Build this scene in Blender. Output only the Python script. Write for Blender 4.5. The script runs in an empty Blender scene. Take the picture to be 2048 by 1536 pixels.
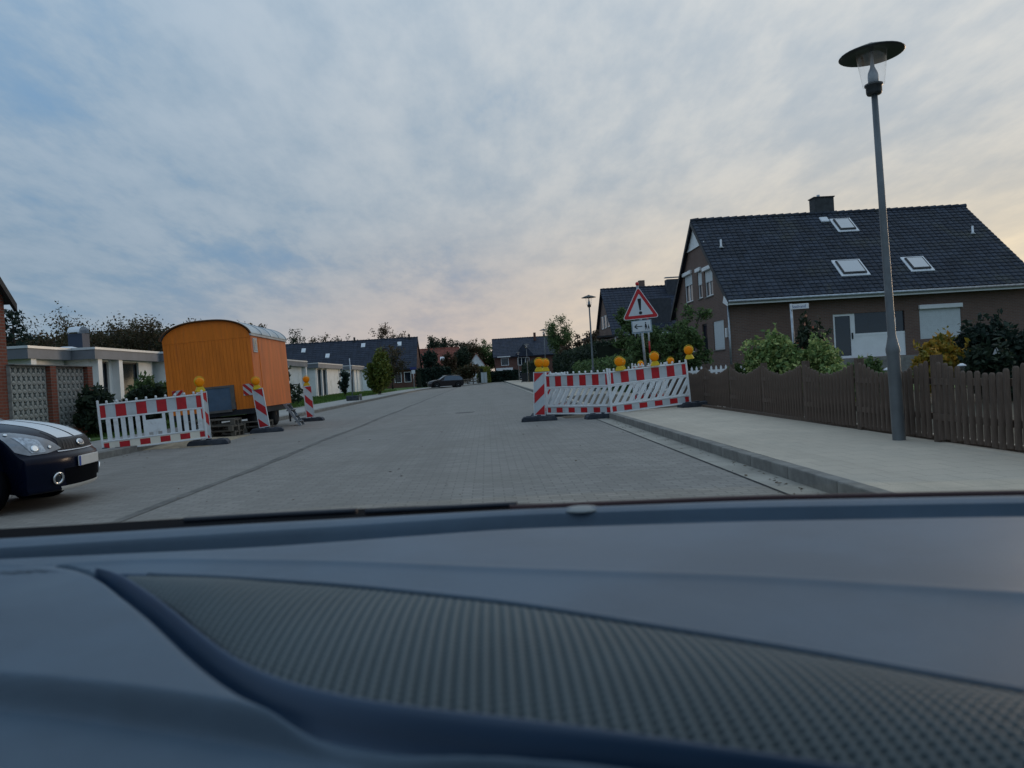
import bpy, math, random
import numpy as np
from mathutils import Vector, Matrix, Euler

random.seed(7)
rng = np.random.default_rng(7)
R = math.radians
SC = bpy.context.scene
COL = SC.collection

# ------------------------------------------------------------------ camera
CAM_H = 1.12
F_PX, W_PX = 1538.0, 2048.0
ROLL, PITCH, YAW = R(3.4), math.atan(19 / F_PX), math.atan(50 / F_PX)
fw = Vector((math.sin(YAW) * math.cos(PITCH), math.cos(YAW) * math.cos(PITCH), -math.sin(PITCH)))
r0 = fw.cross(Vector((0, 0, 1))).normalized()
u0 = r0.cross(fw)
cr = math.cos(ROLL) * r0 - math.sin(ROLL) * u0
cu = math.sin(ROLL) * r0 + math.cos(ROLL) * u0
cd = bpy.data.cameras.new('camera')
cam = bpy.data.objects.new('camera', cd)
COL.objects.link(cam)
m = Matrix.Identity(4)
for i in range(3):
    m[i][0], m[i][1], m[i][2] = cr[i], cu[i], -fw[i]
m[2][3] = CAM_H
cam.matrix_world = m
cd.sensor_width = 36
cd.lens = F_PX / W_PX * 36
cd.clip_start = 0.02
cd.clip_end = 5000
cd.dof.use_dof = True
cd.dof.focus_distance = 20
cd.dof.aperture_fstop = 6.8
SC.camera = cam

# ------------------------------------------------------------------ sky, sun, exposure
SUN_AZ, SUN_EL = R(48), R(4.0)          # azimuth right of +Y
sun_dir = Vector((math.sin(SUN_AZ) * math.cos(SUN_EL), math.cos(SUN_AZ) * math.cos(SUN_EL), math.sin(SUN_EL)))
SC.view_settings.view_transform = 'Standard'
SC.view_settings.look = 'None'
SC.view_settings.exposure = 0.10
SC.view_settings.gamma = 1.0
SC.cycles.max_bounces = 5
SC.cycles.diffuse_bounces = 2
SC.cycles.glossy_bounces = 2
SC.cycles.transparent_max_bounces = 8
SC.cycles.caustics_reflective = False
SC.cycles.caustics_refractive = False
SC.view_settings.use_curve_mapping = False


class NT:
    """tiny node-tree helper"""
    def __init__(s, tree):
        s.t = tree
        s.t.nodes.clear()

    def n(s, typ, ins=None, **props):
        nd = s.t.nodes.new(typ)
        for k, v in props.items():
            setattr(nd, k, v)
        for k, v in (ins or {}).items():
            s.set(nd, k, v)
        return nd

    def set(s, nd, k, v):
        sock = nd.inputs[k]
        if isinstance(v, bpy.types.NodeSocket):
            s.t.links.new(v, sock)
        elif isinstance(v, bpy.types.Node):
            s.t.links.new(v.outputs[0], sock)
        else:
            if isinstance(v, (tuple, list)) and len(v) == 3 and sock.type == 'RGBA':
                v = (*v, 1)
            sock.default_value = v

    def math(s, op, a, b=None, c=None, clamp=False):
        nd = s.n('ShaderNodeMath', operation=op, use_clamp=clamp)
        for i, v in enumerate((a, b, c)):
            if v is not None:
                s.set(nd, i, v)
        return nd.outputs[0]

    def vmath(s, op, a, b=None, out=0, scale=None):
        nd = s.n('ShaderNodeVectorMath', operation=op)
        s.set(nd, 0, a)
        if b is not None:
            s.set(nd, 1, b)
        if scale is not None:
            s.set(nd, 'Scale', scale)
        return nd.outputs[out]

    def mix(s, f, a, b):
        nd = s.n('ShaderNodeMix', data_type='RGBA')
        s.set(nd, 0, f)
        s.set(nd, 6, a)
        s.set(nd, 7, b)
        return nd.outputs[2]

    def ramp(s, f, lo, hi, smooth=True):
        nd = s.n('ShaderNodeMapRange', {0: f, 1: lo, 2: hi}, interpolation_type='SMOOTHSTEP' if smooth else 'LINEAR')
        return nd.outputs[0]

    def noise(s, vec, scale, detail=4, rough=.55, dist=0.0):
        return s.n('ShaderNodeTexNoise', {'Vector': vec, 'Scale': scale, 'Detail': detail, 'Roughness': rough, 'Distortion': dist})


world = bpy.data.worlds.new('World')
SC.world = world
world.use_nodes = True
world.cycles.sampling_method = 'MANUAL'
world.cycles.sample_map_resolution = 256
w = NT(world.node_tree)
tc = w.n('ShaderNodeTexCoord')
d = w.vmath('NORMALIZE', tc.outputs['Generated'])
sep = w.n('ShaderNodeSeparateXYZ', {0: d})
dx, dy, dz = sep.outputs
zc = w.math('MAXIMUM', dz, 0.0)
den = w.math('ADD', zc, 0.16)
px = w.math('DIVIDE', dx, den)
py = w.math('DIVIDE', dy, den)
sky = w.n('ShaderNodeTexSky', sky_type='NISHITA', sun_disc=False, sun_elevation=SUN_EL, sun_rotation=SUN_AZ,
          air_density=1.2, dust_density=2.5, ozone_density=2.0)
sky_c = w.n('ShaderNodeVectorMath', {0: sky.outputs[0], 'Scale': 0.12}, operation='SCALE').outputs[0]
# direction towards the sun, in plan
hlen = w.math('SQRT', w.math('ADD', w.math('MULTIPLY', dx, dx), w.math('MULTIPLY', dy, dy)))
hl = w.math('MAXIMUM', hlen, 0.01)
az = w.math('DIVIDE', w.math('ADD', w.math('MULTIPLY', dx, math.sin(SUN_AZ)), w.math('MULTIPLY', dy, math.cos(SUN_AZ))), hl)
dotn = w.vmath('DOT_PRODUCT', d, tuple(sun_dir), out=1)
sunward = w.ramp(dotn, 0.22, 1.04)
azw = w.ramp(az, 0.05, 1.0)
# cloud sheet: streets running along the road
pv = w.n('ShaderNodeCombineXYZ', {0: w.math('MULTIPLY', px, 1.35), 1: w.math('MULTIPLY', py, 0.62), 2: 3.7}).outputs[0]
n1 = w.noise(pv, 1.0, 2, .5, 0).outputs[0]
n2 = w.noise(w.vmath('ADD', pv, (11.3, 4.1, 2.0)), 4.3, 5, .6, 0).outputs[0]
dens = w.math('ADD', w.math('MULTIPLY', n1, .58), w.math('MULTIPLY', n2, .42))
cover = w.ramp(w.math('ADD', dens, w.math('MULTIPLY', sunward, .16)), .34, .54)
light = w.ramp(w.math('ADD', w.math('MULTIPLY', n2, .66), w.math('MULTIPLY', n1, .34)), .33, .68)
dark_c = w.mix(sunward, (.275, .375, .47), (.48, .52, .545))
lite_c = w.mix(sunward, (.37, .455, .535), (.70, .68, .63))
cloud = w.mix(light, dark_c, lite_c)
blue = w.mix(.8, sky_c, (.235, .39, .575))
body = w.mix(cover, blue, cloud)
# low sky: clear strip lit by the sunset, warm towards the sun, grey-blue away from it
hz_cold = w.mix(w.ramp(az, .15, .62), (.32, .42, .49), (.66, .52, .43))
hz_c = w.mix(w.ramp(az, .62, 1.0), hz_cold, (1.15, .88, .52))
hmask = w.math('POWER', w.math('SUBTRACT', 1.0, w.ramp(dz, -0.02, w.math('ADD', .17, w.math('MULTIPLY', azw, .16)))), 1.45)
hmask = w.math('MULTIPLY', hmask, w.math('ADD', .62, w.math('MULTIPLY', n2, .5)), clamp=True)
# a cloud sheet is brighter overhead than low down
body = w.vmath('SCALE', body, scale=w.math('ADD', .76, w.math('MULTIPLY', zc, .78)))
final = w.mix(hmask, body, hz_c)
bgn = w.n('ShaderNodeBackground', {'Color': final, 'Strength': 1.0})
w.n('ShaderNodeOutputWorld', {0: bgn})

ld = bpy.data.lights.new('sun', 'SUN')
ld.energy = 0.9
ld.angle = R(14)
ld.color = (1.0, .72, .48)
sun = bpy.data.objects.new('sun', ld)
COL.objects.link(sun)
sun.rotation_euler = (-sun_dir).to_track_quat('-Z', 'Y').to_euler()
sun.location = (30, 20, 30)

# ------------------------------------------------------------------ materials
MATS = {}


def M(name, col, rough=.7, var=.18, scale=3.0, bump=.0, bscale=40.0, metal=0.0, spec=.4, island=0.0, coat=0.0, dirt=None, dirt_s=1.5, stretch=None):
    if name in MATS:
        return MATS[name]
    mt = bpy.data.materials.new(name)
    mt.use_nodes = True
    t = NT(mt.node_tree)
    co = t.n('ShaderNodeTexCoord').outputs['Object']
    if stretch:
        co = t.n('ShaderNodeMapping', {'Vector': co, 'Scale': stretch}).outputs[0]
    nz = t.noise(co, scale, 5, .6).outputs[0]
    f = t.ramp(nz, .3, .7)
    lo = tuple(c * (1 - var) for c in col)
    hi = tuple(min(1, c * (1 + var)) for c in col)
    c = t.mix(f, lo, hi)
    if island:
        ri = t.n('ShaderNodeNewGeometry').outputs['Random Per Island']
        c = t.mix(t.math('MULTIPLY', ri, island), c, tuple(x * .35 for x in col))
    if dirt:
        dn = t.ramp(t.noise(co, dirt_s, 6, .7, .4).outputs[0], .5, .75)
        c = t.mix(t.math('MULTIPLY', dn, .7), c, dirt)
    bs = t.n('ShaderNodeBsdfPrincipled', {'Base Color': c, 'Roughness': rough, 'Metallic': metal, 'Specular IOR Level': spec, 'Coat Weight': coat, 'Coat Roughness': .06})
    if bump:
        bn = t.noise(co, bscale, 5, .6).outputs[0]
        b = t.n('ShaderNodeBump', {'Height': bn, 'Strength': min(1, bump), 'Distance': .01})
        t.set(bs, 'Normal', b)
    t.n('ShaderNodeOutputMaterial', {0: bs})
    MATS[name] = mt
    return mt


def leafmat(name, cols, rough=.6):
    mt = bpy.data.materials.new(name)
    mt.use_nodes = True
    t = NT(mt.node_tree)
    ri = t.n('ShaderNodeNewGeometry').outputs['Random Per Island']
    rp = t.n('ShaderNodeValToRGB', {0: ri})
    el = rp.color_ramp.elements
    while len(el) < len(cols):
        el.new(.5)
    for i, c in enumerate(cols):
        el[i].position = i / max(1, len(cols) - 1)
        el[i].color = (*c, 1)
    bs = t.n('ShaderNodeBsdfPrincipled', {'Base Color': rp.outputs[0], 'Roughness': rough, 'Specular IOR Level': .25})
    tr = t.n('ShaderNodeBsdfTranslucent', {0: rp.outputs[0]})
    mx = t.n('ShaderNodeMixShader', {0: .28, 1: bs, 2: tr})
    t.n('ShaderNodeOutputMaterial', {0: mx})
    MATS[name] = mt
    return mt


def brickmat(name, c1, c2, mortar, bw=.25, bh=.075, mode='wall', rough=.85, ms=.012, off=.5, soil=None):
    mt = bpy.data.materials.new(name)
    mt.use_nodes = True
    t = NT(mt.node_tree)
    co = t.n('ShaderNodeTexCoord').outputs['Object']
    s = t.n('ShaderNodeSeparateXYZ', {0: co})
    if mode == 'wall':
        v = t.n('ShaderNodeCombineXYZ', {0: t.math('ADD', s.outputs[0], s.outputs[1]), 1: s.outputs[2]}).outputs[0]
    else:
        v = co
    br = t.n('ShaderNodeTexBrick', {'Vector': v, 'Color1': c1, 'Color2': c2, 'Mortar': mortar, 'Scale': 1.0, 'Mortar Size': ms,
                                    'Mortar Smooth': .3, 'Bias': 0.0, 'Brick Width': bw, 'Row Height': bh}, offset=off)
    big = t.ramp(t.noise(co, .35, 6, .65, .3).outputs[0], .3, .7)
    c = t.mix(t.math('MULTIPLY', big, .45), br.outputs[0], tuple(x * .62 for x in c1))
    if soil:
        st = t.ramp(t.noise(co, .55, 7, .75, .6).outputs[0], .48, .72)
        c = t.mix(t.math('MULTIPLY', st, .7), c, soil)
    if mode == 'floor':
        wn_ = t.noise(t.n('ShaderNodeMapping', {'Vector': co, 'Scale': (1.1, .05, 1)}).outputs[0], 1.0, 4, .6, .2).outputs[0]
        c = t.mix(t.math('MULTIPLY', t.ramp(wn_, .45, .68), .38), c, tuple(x * .55 for x in c1))
    fine = t.noise(co, 90, 3, .6).outputs[0]
    c = t.mix(t.math('MULTIPLY', t.ramp(fine, .35, .7), .3), c, tuple(x * .5 for x in c1))
    bs = t.n('ShaderNodeBsdfPrincipled', {'Base Color': c, 'Roughness': rough, 'Specular IOR Level': .3})
    bp = t.n('ShaderNodeBump', {'Height': br.outputs['Fac'], 'Strength': .5, 'Distance': -.006})
    t.set(bs, 'Normal', bp)
    t.n('ShaderNodeOutputMaterial', {0: bs})
    MATS[name] = mt
    return mt


def clearmat(name, tint=(1, 1, 1), rough=.12, gloss=.09):
    mt = bpy.data.materials.new(name)
    mt.use_nodes = True
    t = NT(mt.node_tree)
    a = t.n('ShaderNodeBsdfTransparent', {0: tint})
    b = t.n('ShaderNodeBsdfGlossy', {'Roughness': rough, 'Color': (1, 1, 1)})
    tr_ = t.n('ShaderNodeBsdfTranslucent', {0: (.9, .93, .95)})
    sc_ = t.n('ShaderNodeMixShader', {0: .35, 1: tr_, 2: b})
    lw = t.n('ShaderNodeLayerWeight', {'Blend': .5})
    mx = t.n('ShaderNodeMixShader', {0: t.math('ADD', gloss, t.math('MULTIPLY', t.math('POWER', lw.outputs['Facing'], 4.0), .55)), 1: a, 2: sc_})
    t.n('ShaderNodeOutputMaterial', {0: mx})
    MATS[name] = mt
    return mt


white_pl = M('white_plastic', (.74, .76, .77), .5, .06, 4, dirt=(.42, .41, .38), dirt_s=4.5)
refl_w = M('reflective_white', (.52, .56, .58), .4, .06, 5, dirt=(.36, .37, .36), dirt_s=4)
refl_c = M('reflective_cream', (.82, .76, .64), .35, .04, 5)
red_f = M('red_film', (.50, .016, .022), .4, .15, 5, dirt=(.30, .02, .022), dirt_s=5)
rubber = M('rubber', (.035, .042, .055), .8, .3, 6, .4, 60, dirt=(.12, .12, .12), dirt_s=3)
amber = M('amber_lens', (1.0, .27, .0), .3, .08, 30, .3, 120, spec=.2)
yellow_pl = M('yellow_plastic', (.74, .50, .02), .5, .1, 6, dirt=(.45, .33, .05))
steel = M('galvanised_steel', (.36, .39, .42), .42, .2, 9, .1, 40, metal=.75)
lamp_grey = M('lamp_post_grey', (.135, .15, .16), .5, .1, 4, metal=.35, dirt=(.2, .23, .25), dirt_s=2)
lamp_dark = M('lamp_dark', (.03, .036, .04), .45, .2, 5)
dark_metal = M('dark_metal', (.02, .022, .026), .6, .3, 8)
black_pl = M('black_plastic', (.014, .016, .02), .45, .2, 8)
black_m = M('black_matt', (.004, .005, .007), .9, .1, 8, spec=.05)
white_wall = M('white_render', (.80, .81, .82), .85, .05, 1.2, .15, 120, dirt=(.5, .52, .5), dirt_s=.8)
white_paint = M('white_paint', (.78, .79, .80), .5, .04, 3)
fascia = M('fascia_board', (.16, .175, .205), .6, .12, 1.5)
cornice_w = M('roof_edge_metal', (.60, .63, .66), .4, .05, 3, metal=.3)
glass_dk = M('window_glass', (.012, .02, .032), .05, .1, 2, spec=.7)
shutter_m = M('roller_shutter', (.58, .62, .64), .55, .04, 5)
roof_dark = M('roof_tile_dark', (.033, .043, .062), .78, .3, 1.4, .3, 30, island=.45, dirt=(.075, .078, .058), dirt_s=.5, spec=.3)
roof_navy = M('roof_tile_navy', (.024, .033, .055), .75, .25, 1.4, island=.3)
roof_red = M('roof_tile_red', (.20, .055, .035), .8, .25, 1.4, island=.3)
orange_f = M('orange_boards', (.84, .215, .014), .6, .14, 1.2, .2, 40, island=.12, dirt=(.48, .125, .02), dirt_s=1.2, stretch=(6, 6, .6))
orange_s = M('orange_sheet', (.80, .20, .045), .55, .14, .8, .15, 20, dirt=(.40, .10, .045), dirt_s=1.1, stretch=(3, 3, .7))
roof_sheet = M('roof_sheet', (.40, .46, .50), .35, .18, 2, metal=.55, dirt=(.25, .27, .28))
hatch_blue = M('hatch_blue', (.075, .125, .19), .55, .15, 3, dirt=(.12, .13, .14))
wood_old = M('weathered_wood', (.13, .115, .095), .9, .3, 5, .4, 50, island=.5, stretch=(1, 1, 1))
fence_wood = M('fence_wood', (.105, .074, .056), .85, .3, 4, .4, 60, island=.0, dirt=(.075, .075, .06), dirt_s=2, stretch=(5, 5, .6))
kerb_m = M('kerb_concrete', (.20, .195, .18), .9, .2, 5, .4, 60, dirt=(.085, .085, .08), dirt_s=2.5)
gutter_m = M('gutter_concrete', (.30, .285, .25), .9, .18, 1.5, .3, 60, dirt=(.18, .172, .155), dirt_s=1.2)
bark = M('bark', (.045, .036, .028), .9, .3, 8, .5, 40)
car_blk = M('car_paint', (.003, .006, .018), .22, .1, 3, spec=.14, coat=.02)
car_stripe = M('car_stripe', (.62, .66, .70), .3, .03, 3, coat=.5)
chrome = M('chrome', (.75, .77, .78), .12, .05, 5, metal=1.0)
suv_paint = M('suv_paint', (.022, .018, .020), .3, .05, 3, spec=.3, coat=.2)
tyre_m = M('tyre', (.012, .013, .015), .85, .2, 10)
alloy = M('alloy', (.42, .44, .46), .3, .1, 6, metal=.9)
sand_m = M('sand', (.30, .245, .17), .95, .25, 6, .6, 60)
block_m = M('concrete_block', (.34, .345, .32), .9, .3, 8, .5, 60, dirt=(.16, .18, .15), dirt_s=3)
dash_m = M('dash_plastic', (.060, .102, .150), .5, .14, 6, .2, 700, spec=.55, dirt=(.08, .125, .17), dirt_s=4)  # dirt colour here: faint dust plus paler patches painted as uneven sheen
dash_dk = M('dash_plastic_dark', (.010, .040, .090), .45, .1, 6, spec=.45)
dash_mesh = M('dash_mesh_plastic', (.072, .098, .11), .6, .1, 6, spec=.4, dirt=(.085, .112, .125), dirt_s=6)
headliner = M('headliner', (.10, .11, .12), .9, .1, 6)
clear_gl = clearmat('clear_glass')
brick_brown = brickmat('brick_brown', (.20, .118, .092), (.148, .09, .074), (.19, .17, .155))
brick_red = brickmat('brick_red', (.30, .085, .05), (.22, .065, .04), (.22, .18, .15))
brick_far = brickmat('brick_far', (.17, .07, .05), (.12, .05, .04), (.14, .12, .11))
paver = brickmat('road_pavers', (.30, .285, .26), (.225, .214, .197), (.165, .158, .146), .20, .10, 'floor', .82, .008, soil=(.165, .158, .14))
slab = brickmat('pavement_slabs', (.58, .51, .415), (.52, .462, .38), (.40, .36, .30), .30, .30, 'floor', .88, .006, 0.5, soil=(.36, .335, .285))
slab_l = brickmat('pavement_old_slabs', (.40, .395, .37), (.34, .34, .325), (.27, .27, .26), .30, .30, 'floor', .88, .006, 0.5, soil=(.28, .28, .265))
lawn_m = M('lawn', (.062, .125, .026), .95, .35, 2.5, .6, 90, dirt=(.075, .085, .03), dirt_s=1.5)
earth_m = M('earth', (.06, .055, .04), .95, .35, 1.5, .6, 60, dirt=(.05, .07, .025), dirt_s=.8)
leaf_green = leafmat('leaf_green', [(0.034, 0.065, 0.026), (0.094, 0.158, 0.055), (0.158, 0.223, 0.084)])
leaf_dark = leafmat('leaf_dark', [(0.01, 0.021, 0.016), (0.026, 0.046, 0.026), (0.046, 0.065, 0.036)])
leaf_autumn = leafmat('leaf_autumn', [(0.035, 0.033, 0.019), (0.062, 0.062, 0.03), (0.106, 0.065, 0.033), (0.05, 0.06, 0.03)])
leaf_sage = leafmat('leaf_sage', [(0.091, 0.158, 0.058), (0.213, 0.315, 0.107), (0.486, 0.525, 0.194)])
leaf_yellow = leafmat('leaf_yellow', [(0.103, 0.115, 0.023), (0.299, 0.241, 0.034), (0.483, 0.253, 0.034), (0.138, 0.149, 0.034)])
leaf_lime = leafmat('leaf_lime', [(.05, .08, .015), (.11, .14, .025), (.17, .17, .03)])
leaf_conifer = leafmat('leaf_conifer', [(0.008, 0.018, 0.016), (0.017, 0.036, 0.026), (0.033, 0.055, 0.039)])
leaf_brown = leafmat('leaf_brown', [(0.06, 0.042, 0.026), (0.102, 0.06, 0.038), (0.06, 0.062, 0.031)])
rose_m = leafmat('rose_petals', [(.45, .08, .07), (.55, .25, .15), (.5, .35, .3)])
flower_w = leafmat('flower_white', [(.6, .62, .6), (.7, .72, .68)])
grass_bl = leafmat('grass_blades', [(.035, .085, .016), (.07, .145, .028), (.11, .17, .045)])

# ------------------------------------------------------------------ mesh helpers


class MB:
    def __init__(s):
        s.v, s.f, s.sm, s.mi = [], [], [], []

    def face(s, idx, smooth=False, mi=0):
        s.f.append(tuple(idx)); s.sm.append(smooth); s.mi.append(mi)

    def add(s, vs, fs, smooth=False, mi=0, mat=None):
        b = len(s.v)
        for p in vs:
            p = Vector(p)
            s.v.append(tuple(mat @ p) if mat is not None else tuple(p))
        for f in fs:
            s.face([b + i for i in f], smooth, mi)
        return s

    def box(s, x0, x1, y0, y1, z0, z1, mat=None, mi=0):
        return s.add([(x0, y0, z0), (x1, y0, z0), (x1, y1, z0), (x0, y1, z0), (x0, y0, z1), (x1, y0, z1), (x1, y1, z1), (x0, y1, z1)],
                     [(0, 3, 2, 1), (4, 5, 6, 7), (0, 1, 5, 4), (1, 2, 6, 5), (2, 3, 7, 6), (3, 0, 4, 7)], False, mi, mat)

    def prism(s, poly, d0, d1, axis='y', mat=None, mi=0, smooth=False):
        """poly in the two other axes: axis y -> (x,z); axis x -> (y,z); axis z -> (x,y)"""
        def P(a, b, c):
            return (a, c, b) if axis == 'y' else (c, a, b) if axis == 'x' else (a, b, c)
        n = len(poly)
        vs = [P(a, b, d0) for a, b in poly] + [P(a, b, d1) for a, b in poly]
        fs = [tuple(range(n)), tuple(range(2 * n - 1, n - 1, -1))]
        s.add(vs, fs, False, mi, mat)
        b = len(s.v) - 2 * n
        for i in range(n):
            j = (i + 1) % n
            s.face((b + i, b + n + i, b + n + j, b + j), smooth, mi)
        return s

    def tube(s, pts, r, n=8, caps=True, smooth=True, mi=0):
        pts = [Vector(p) for p in pts]
        rs = r if isinstance(r, (list, tuple)) else [r] * len(pts)
        b = len(s.v)
        up = Vector((0, 0, 1))
        for i, p in enumerate(pts):
            t = (pts[min(i + 1, len(pts) - 1)] - pts[max(i - 1, 0)]).normalized()
            a = t.cross(up)
            if a.length < 1e-3:
                a = t.cross(Vector((1, 0, 0)))
            a.normalize()
            c = t.cross(a)
            for k in range(n):
                an = 2 * math.pi * k / n
                s.v.append(tuple(p + (a * math.cos(an) + c * math.sin(an)) * rs[i]))
        for i in range(len(pts) - 1):
            for k in range(n):
                k2 = (k + 1) % n
                s.face((b + i * n + k, b + i * n + k2, b + (i + 1) * n + k2, b + (i + 1) * n + k), smooth, mi)
        if caps:
            s.face([b + k for k in range(n)][::-1], False, mi)
            s.face([b + (len(pts) - 1) * n + k for k in range(n)], False, mi)
        return s

    def lathe(s, prof, n=20, mat=None, smooth=True, mi=0, close=True):
        vs, fs = [], []
        for r_, z in prof:
            for k in range(n):
                a = 2 * math.pi * k / n
                vs.append((r_ * math.cos(a), r_ * math.sin(a), z))
        for i in range(len(prof) - 1):
            for k in range(n):
                k2 = (k + 1) % n
                fs.append((i * n + k, i * n + k2, (i + 1) * n + k2, (i + 1) * n + k))
        s.add(vs, fs, smooth, mi, mat)
        if close:
            b = len(s.v) - len(prof) * n
            s.face([b + k for k in range(n)][::-1], False, mi)
            s.face([b + (len(prof) - 1) * n + k for k in range(n)], False, mi)
        return s

    def grid(s, P, smooth=True, mi=0):
        """P: list of rows of points"""
        b = len(s.v)
        nr, nc = len(P), len(P[0])
        for row in P:
            for p in row:
                s.v.append(tuple(p))
        for i in range(nr - 1):
            for j in range(nc - 1):
                s.face((b + i * nc + j, b + i * nc + j + 1, b + (i + 1) * nc + j + 1, b + (i + 1) * nc + j), smooth, mi)
        return s

    def mesh(s, name, mats):
        me = bpy.data.meshes.new(name)
        me.from_pydata(s.v, [], s.f)
        me.polygons.foreach_set('use_smooth', s.sm)
        me.polygons.foreach_set('material_index', s.mi)
        for mt in (mats if isinstance(mats, (list, tuple)) else [mats]):
            me.materials.append(mt)
        me.update()
        return me

    def build(s, name, mats, parent=None, bevel=0, seg=1, world=False, loc=None, rot=None, kind=None):
        if world and parent is not None:
            inv = WM[parent.name].inverted()
            s.v = [tuple(inv @ Vector(p)) for p in s.v]
        return obj(name, s.mesh(name, mats), parent, loc, rot, bevel, seg, kind)


WM = {}


def obj(name, me, parent=None, loc=None, rot=None, bevel=0, seg=1, kind=None):
    o = bpy.data.objects.new(name, me)
    COL.objects.link(o)
    if loc:
        o.location = loc
    if rot:
        o.rotation_euler = rot
    if parent is not None:
        o.parent = parent
    base = WM[parent.name] if parent is not None else Matrix.Identity(4)
    WM[o.name] = base @ Matrix.LocRotScale(o.location, o.rotation_euler, o.scale)
    if bevel:
        b = o.modifiers.new('bevel', 'BEVEL')
        b.width = bevel
        b.segments = seg
        b.limit_method = 'ANGLE'
        b.angle_limit = R(40)
    if kind:
        o['kind'] = kind
    return o


def tag(o, label=None, cat=None, group=None, kind=None):
    for k, v in (('label', label), ('category', cat), ('group', group), ('kind', kind)):
        if v:
            o[k] = v
    return o


def thing(name, label, cat, loc=(0, 0, 0), rot=(0, 0, 0), group=None):
    o = bpy.data.objects.new(name, None)
    COL.objects.link(o)
    o.empty_display_size = .2
    o.location = loc
    o.rotation_euler = rot
    WM[o.name] = Matrix.LocRotScale(Vector(loc), Euler(rot), Vector((1, 1, 1)))
    return tag(o, label, cat, group)


def kids(o):
    return [c for c in bpy.data.objects if c.parent == o]


def dup(o, loc, rot, label, group=None, parent=None, scale=None):
    c = o.copy()
    COL.objects.link(c)
    if parent is None:
        c.location = loc
        c.rotation_euler = rot
        if scale:
            c.scale = scale
        tag(c, label, None, group)
    else:
        c.parent = parent
    for ch in list(o.children):
        dup(ch, None, None, None, None, c)
    return c


# ------------------------------------------------------------------ ground, road, pavements
def sheet(name, poly, z, mt, kind='structure', thick=None):
    b = MB()
    if thick:
        b.prism(poly, z - thick, z, 'z')
    else:
        b.add([(x, y, z) for x, y in poly], [tuple(range(len(poly)))])
    o = b.build(name, mt)
    o['kind'] = kind
    return o


KERB_L = [(-7.25, -12), (-7.2, 70), (-7.0, 80), (-6.6, 88), (-3.2, 98), (-.6, 110), (.3, 125), (.3, 160)]
sheet('ground', [(-900, -300), (900, -300), (900, 2500), (-900, 2500)], -.012, earth_m)
road_poly = [(2.41, -12), (2.41, 90), (2.6, 125), (2.8, 160)] + KERB_L[::-1]
sheet('road', road_poly, 0.0, paver)
sheet('gutter', [(2.414, -12), (2.72, -12), (2.72, 125), (2.414, 90)], .004, gutter_m)
# dark joint between gutter and pavers, long asphalt joint in the road
joint_m = M('bitumen_joint', (.045, .05, .055), .8, .4, 6)
sheet('road_joint', [(2.40, -12), (2.416, -12), (2.416, 90), (2.40, 90)], .009, joint_m)
b = MB()
rows = []
for i in range(120):
    y = 6 + i * .8
    xx = -3.39 + .03 * math.sin(y * .7) + random.uniform(-.012, .012)
    wv = .045 + .035 * random.random()
    rows.append([(xx - wv, y, .005), (xx + wv, y, .005)])
b.grid(rows, False)
o = b.build('road_seam', M('patched_joint', (.12, .117, .108), .85, .35, 3, .3, 60, dirt=(.19, .185, .17), dirt_s=2))
o['kind'] = 'structure'
# manhole patch
b = MB()
b.lathe([(.32, .0), (.32, .006)], 24)
o = b.build('road_cover', M('iron_cover', (.05, .052, .055), .6, .3, 20, .5, 40), loc=(-.75, 24.5, 0))
o['kind'] = 'structure'

sheet('pavement_right', [(2.846, -12), (5.0, -12), (5.6, 30), (5.6, 130), (2.98, 130), (2.846, 90)], .12, slab, thick=.12)
sheet('pavement_left', [(-9.5, -12)] + [(x - .24, y) for x, y in KERB_L] + [(-3.2, 160), (-4.0, 125), (-4.5, 112), (-6.8, 101), (-9.0, 92), (-9.5, 80)], .12, slab_l, thick=.12)
sheet('lawn_left', [(-60, -12), (-9.5, -12), (-9.5, 80), (-9.0, 92), (-6.8, 101), (-4.5, 112), (-4, 125), (-60, 125)], .15, lawn_m, thick=.15)
sheet('garden_right', [(5.03, -12), (45, -12), (45, 130), (5.63, 130), (5.63, 30)], .10, earth_m, thick=.10)
sheet('lawn_right', [(8.5, 19), (40, 19), (40, 33), (8.5, 33)], .125, lawn_m)


def kerb(name, pts, width, L=1.0, side=1):
    root = thing(name, None, None, (0, 0, 0))
    del_keys = [k for k in root.keys()]
    root['kind'] = 'structure'
    st = MB().box(-.002, width, .004, L - .004, -.05, .125).mesh('kerb_stone', kerb_m)
    n = 0
    for (xa, ya), (xb, yb) in zip(pts, pts[1:]):
        ln = math.hypot(xb - xa, yb - ya)
        k = max(1, int(round(ln / L)))
        an = math.atan2(yb - ya, xb - xa) - math.pi / 2
        for i in range(k):
            t = i / k
            x, y = xa + (xb - xa) * t, ya + (yb - ya) * t
            o = obj('kerb_stone', st, root, (x, y, random.uniform(-.004, .003)), (random.uniform(-.004, .004), 0, an + random.uniform(-.003, .003)), bevel=.012, seg=2)
            o.scale = (side, ln / k / L, 1)
            n += 1
    return root


kerb('kerb_right', [(2.72, 3), (2.72, 90), (2.85, 128)], .12, 1.0, 1)
kerb('kerb_left', [(-7.23, 12)] + KERB_L[1:7], .236, 2.0, -1)

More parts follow.
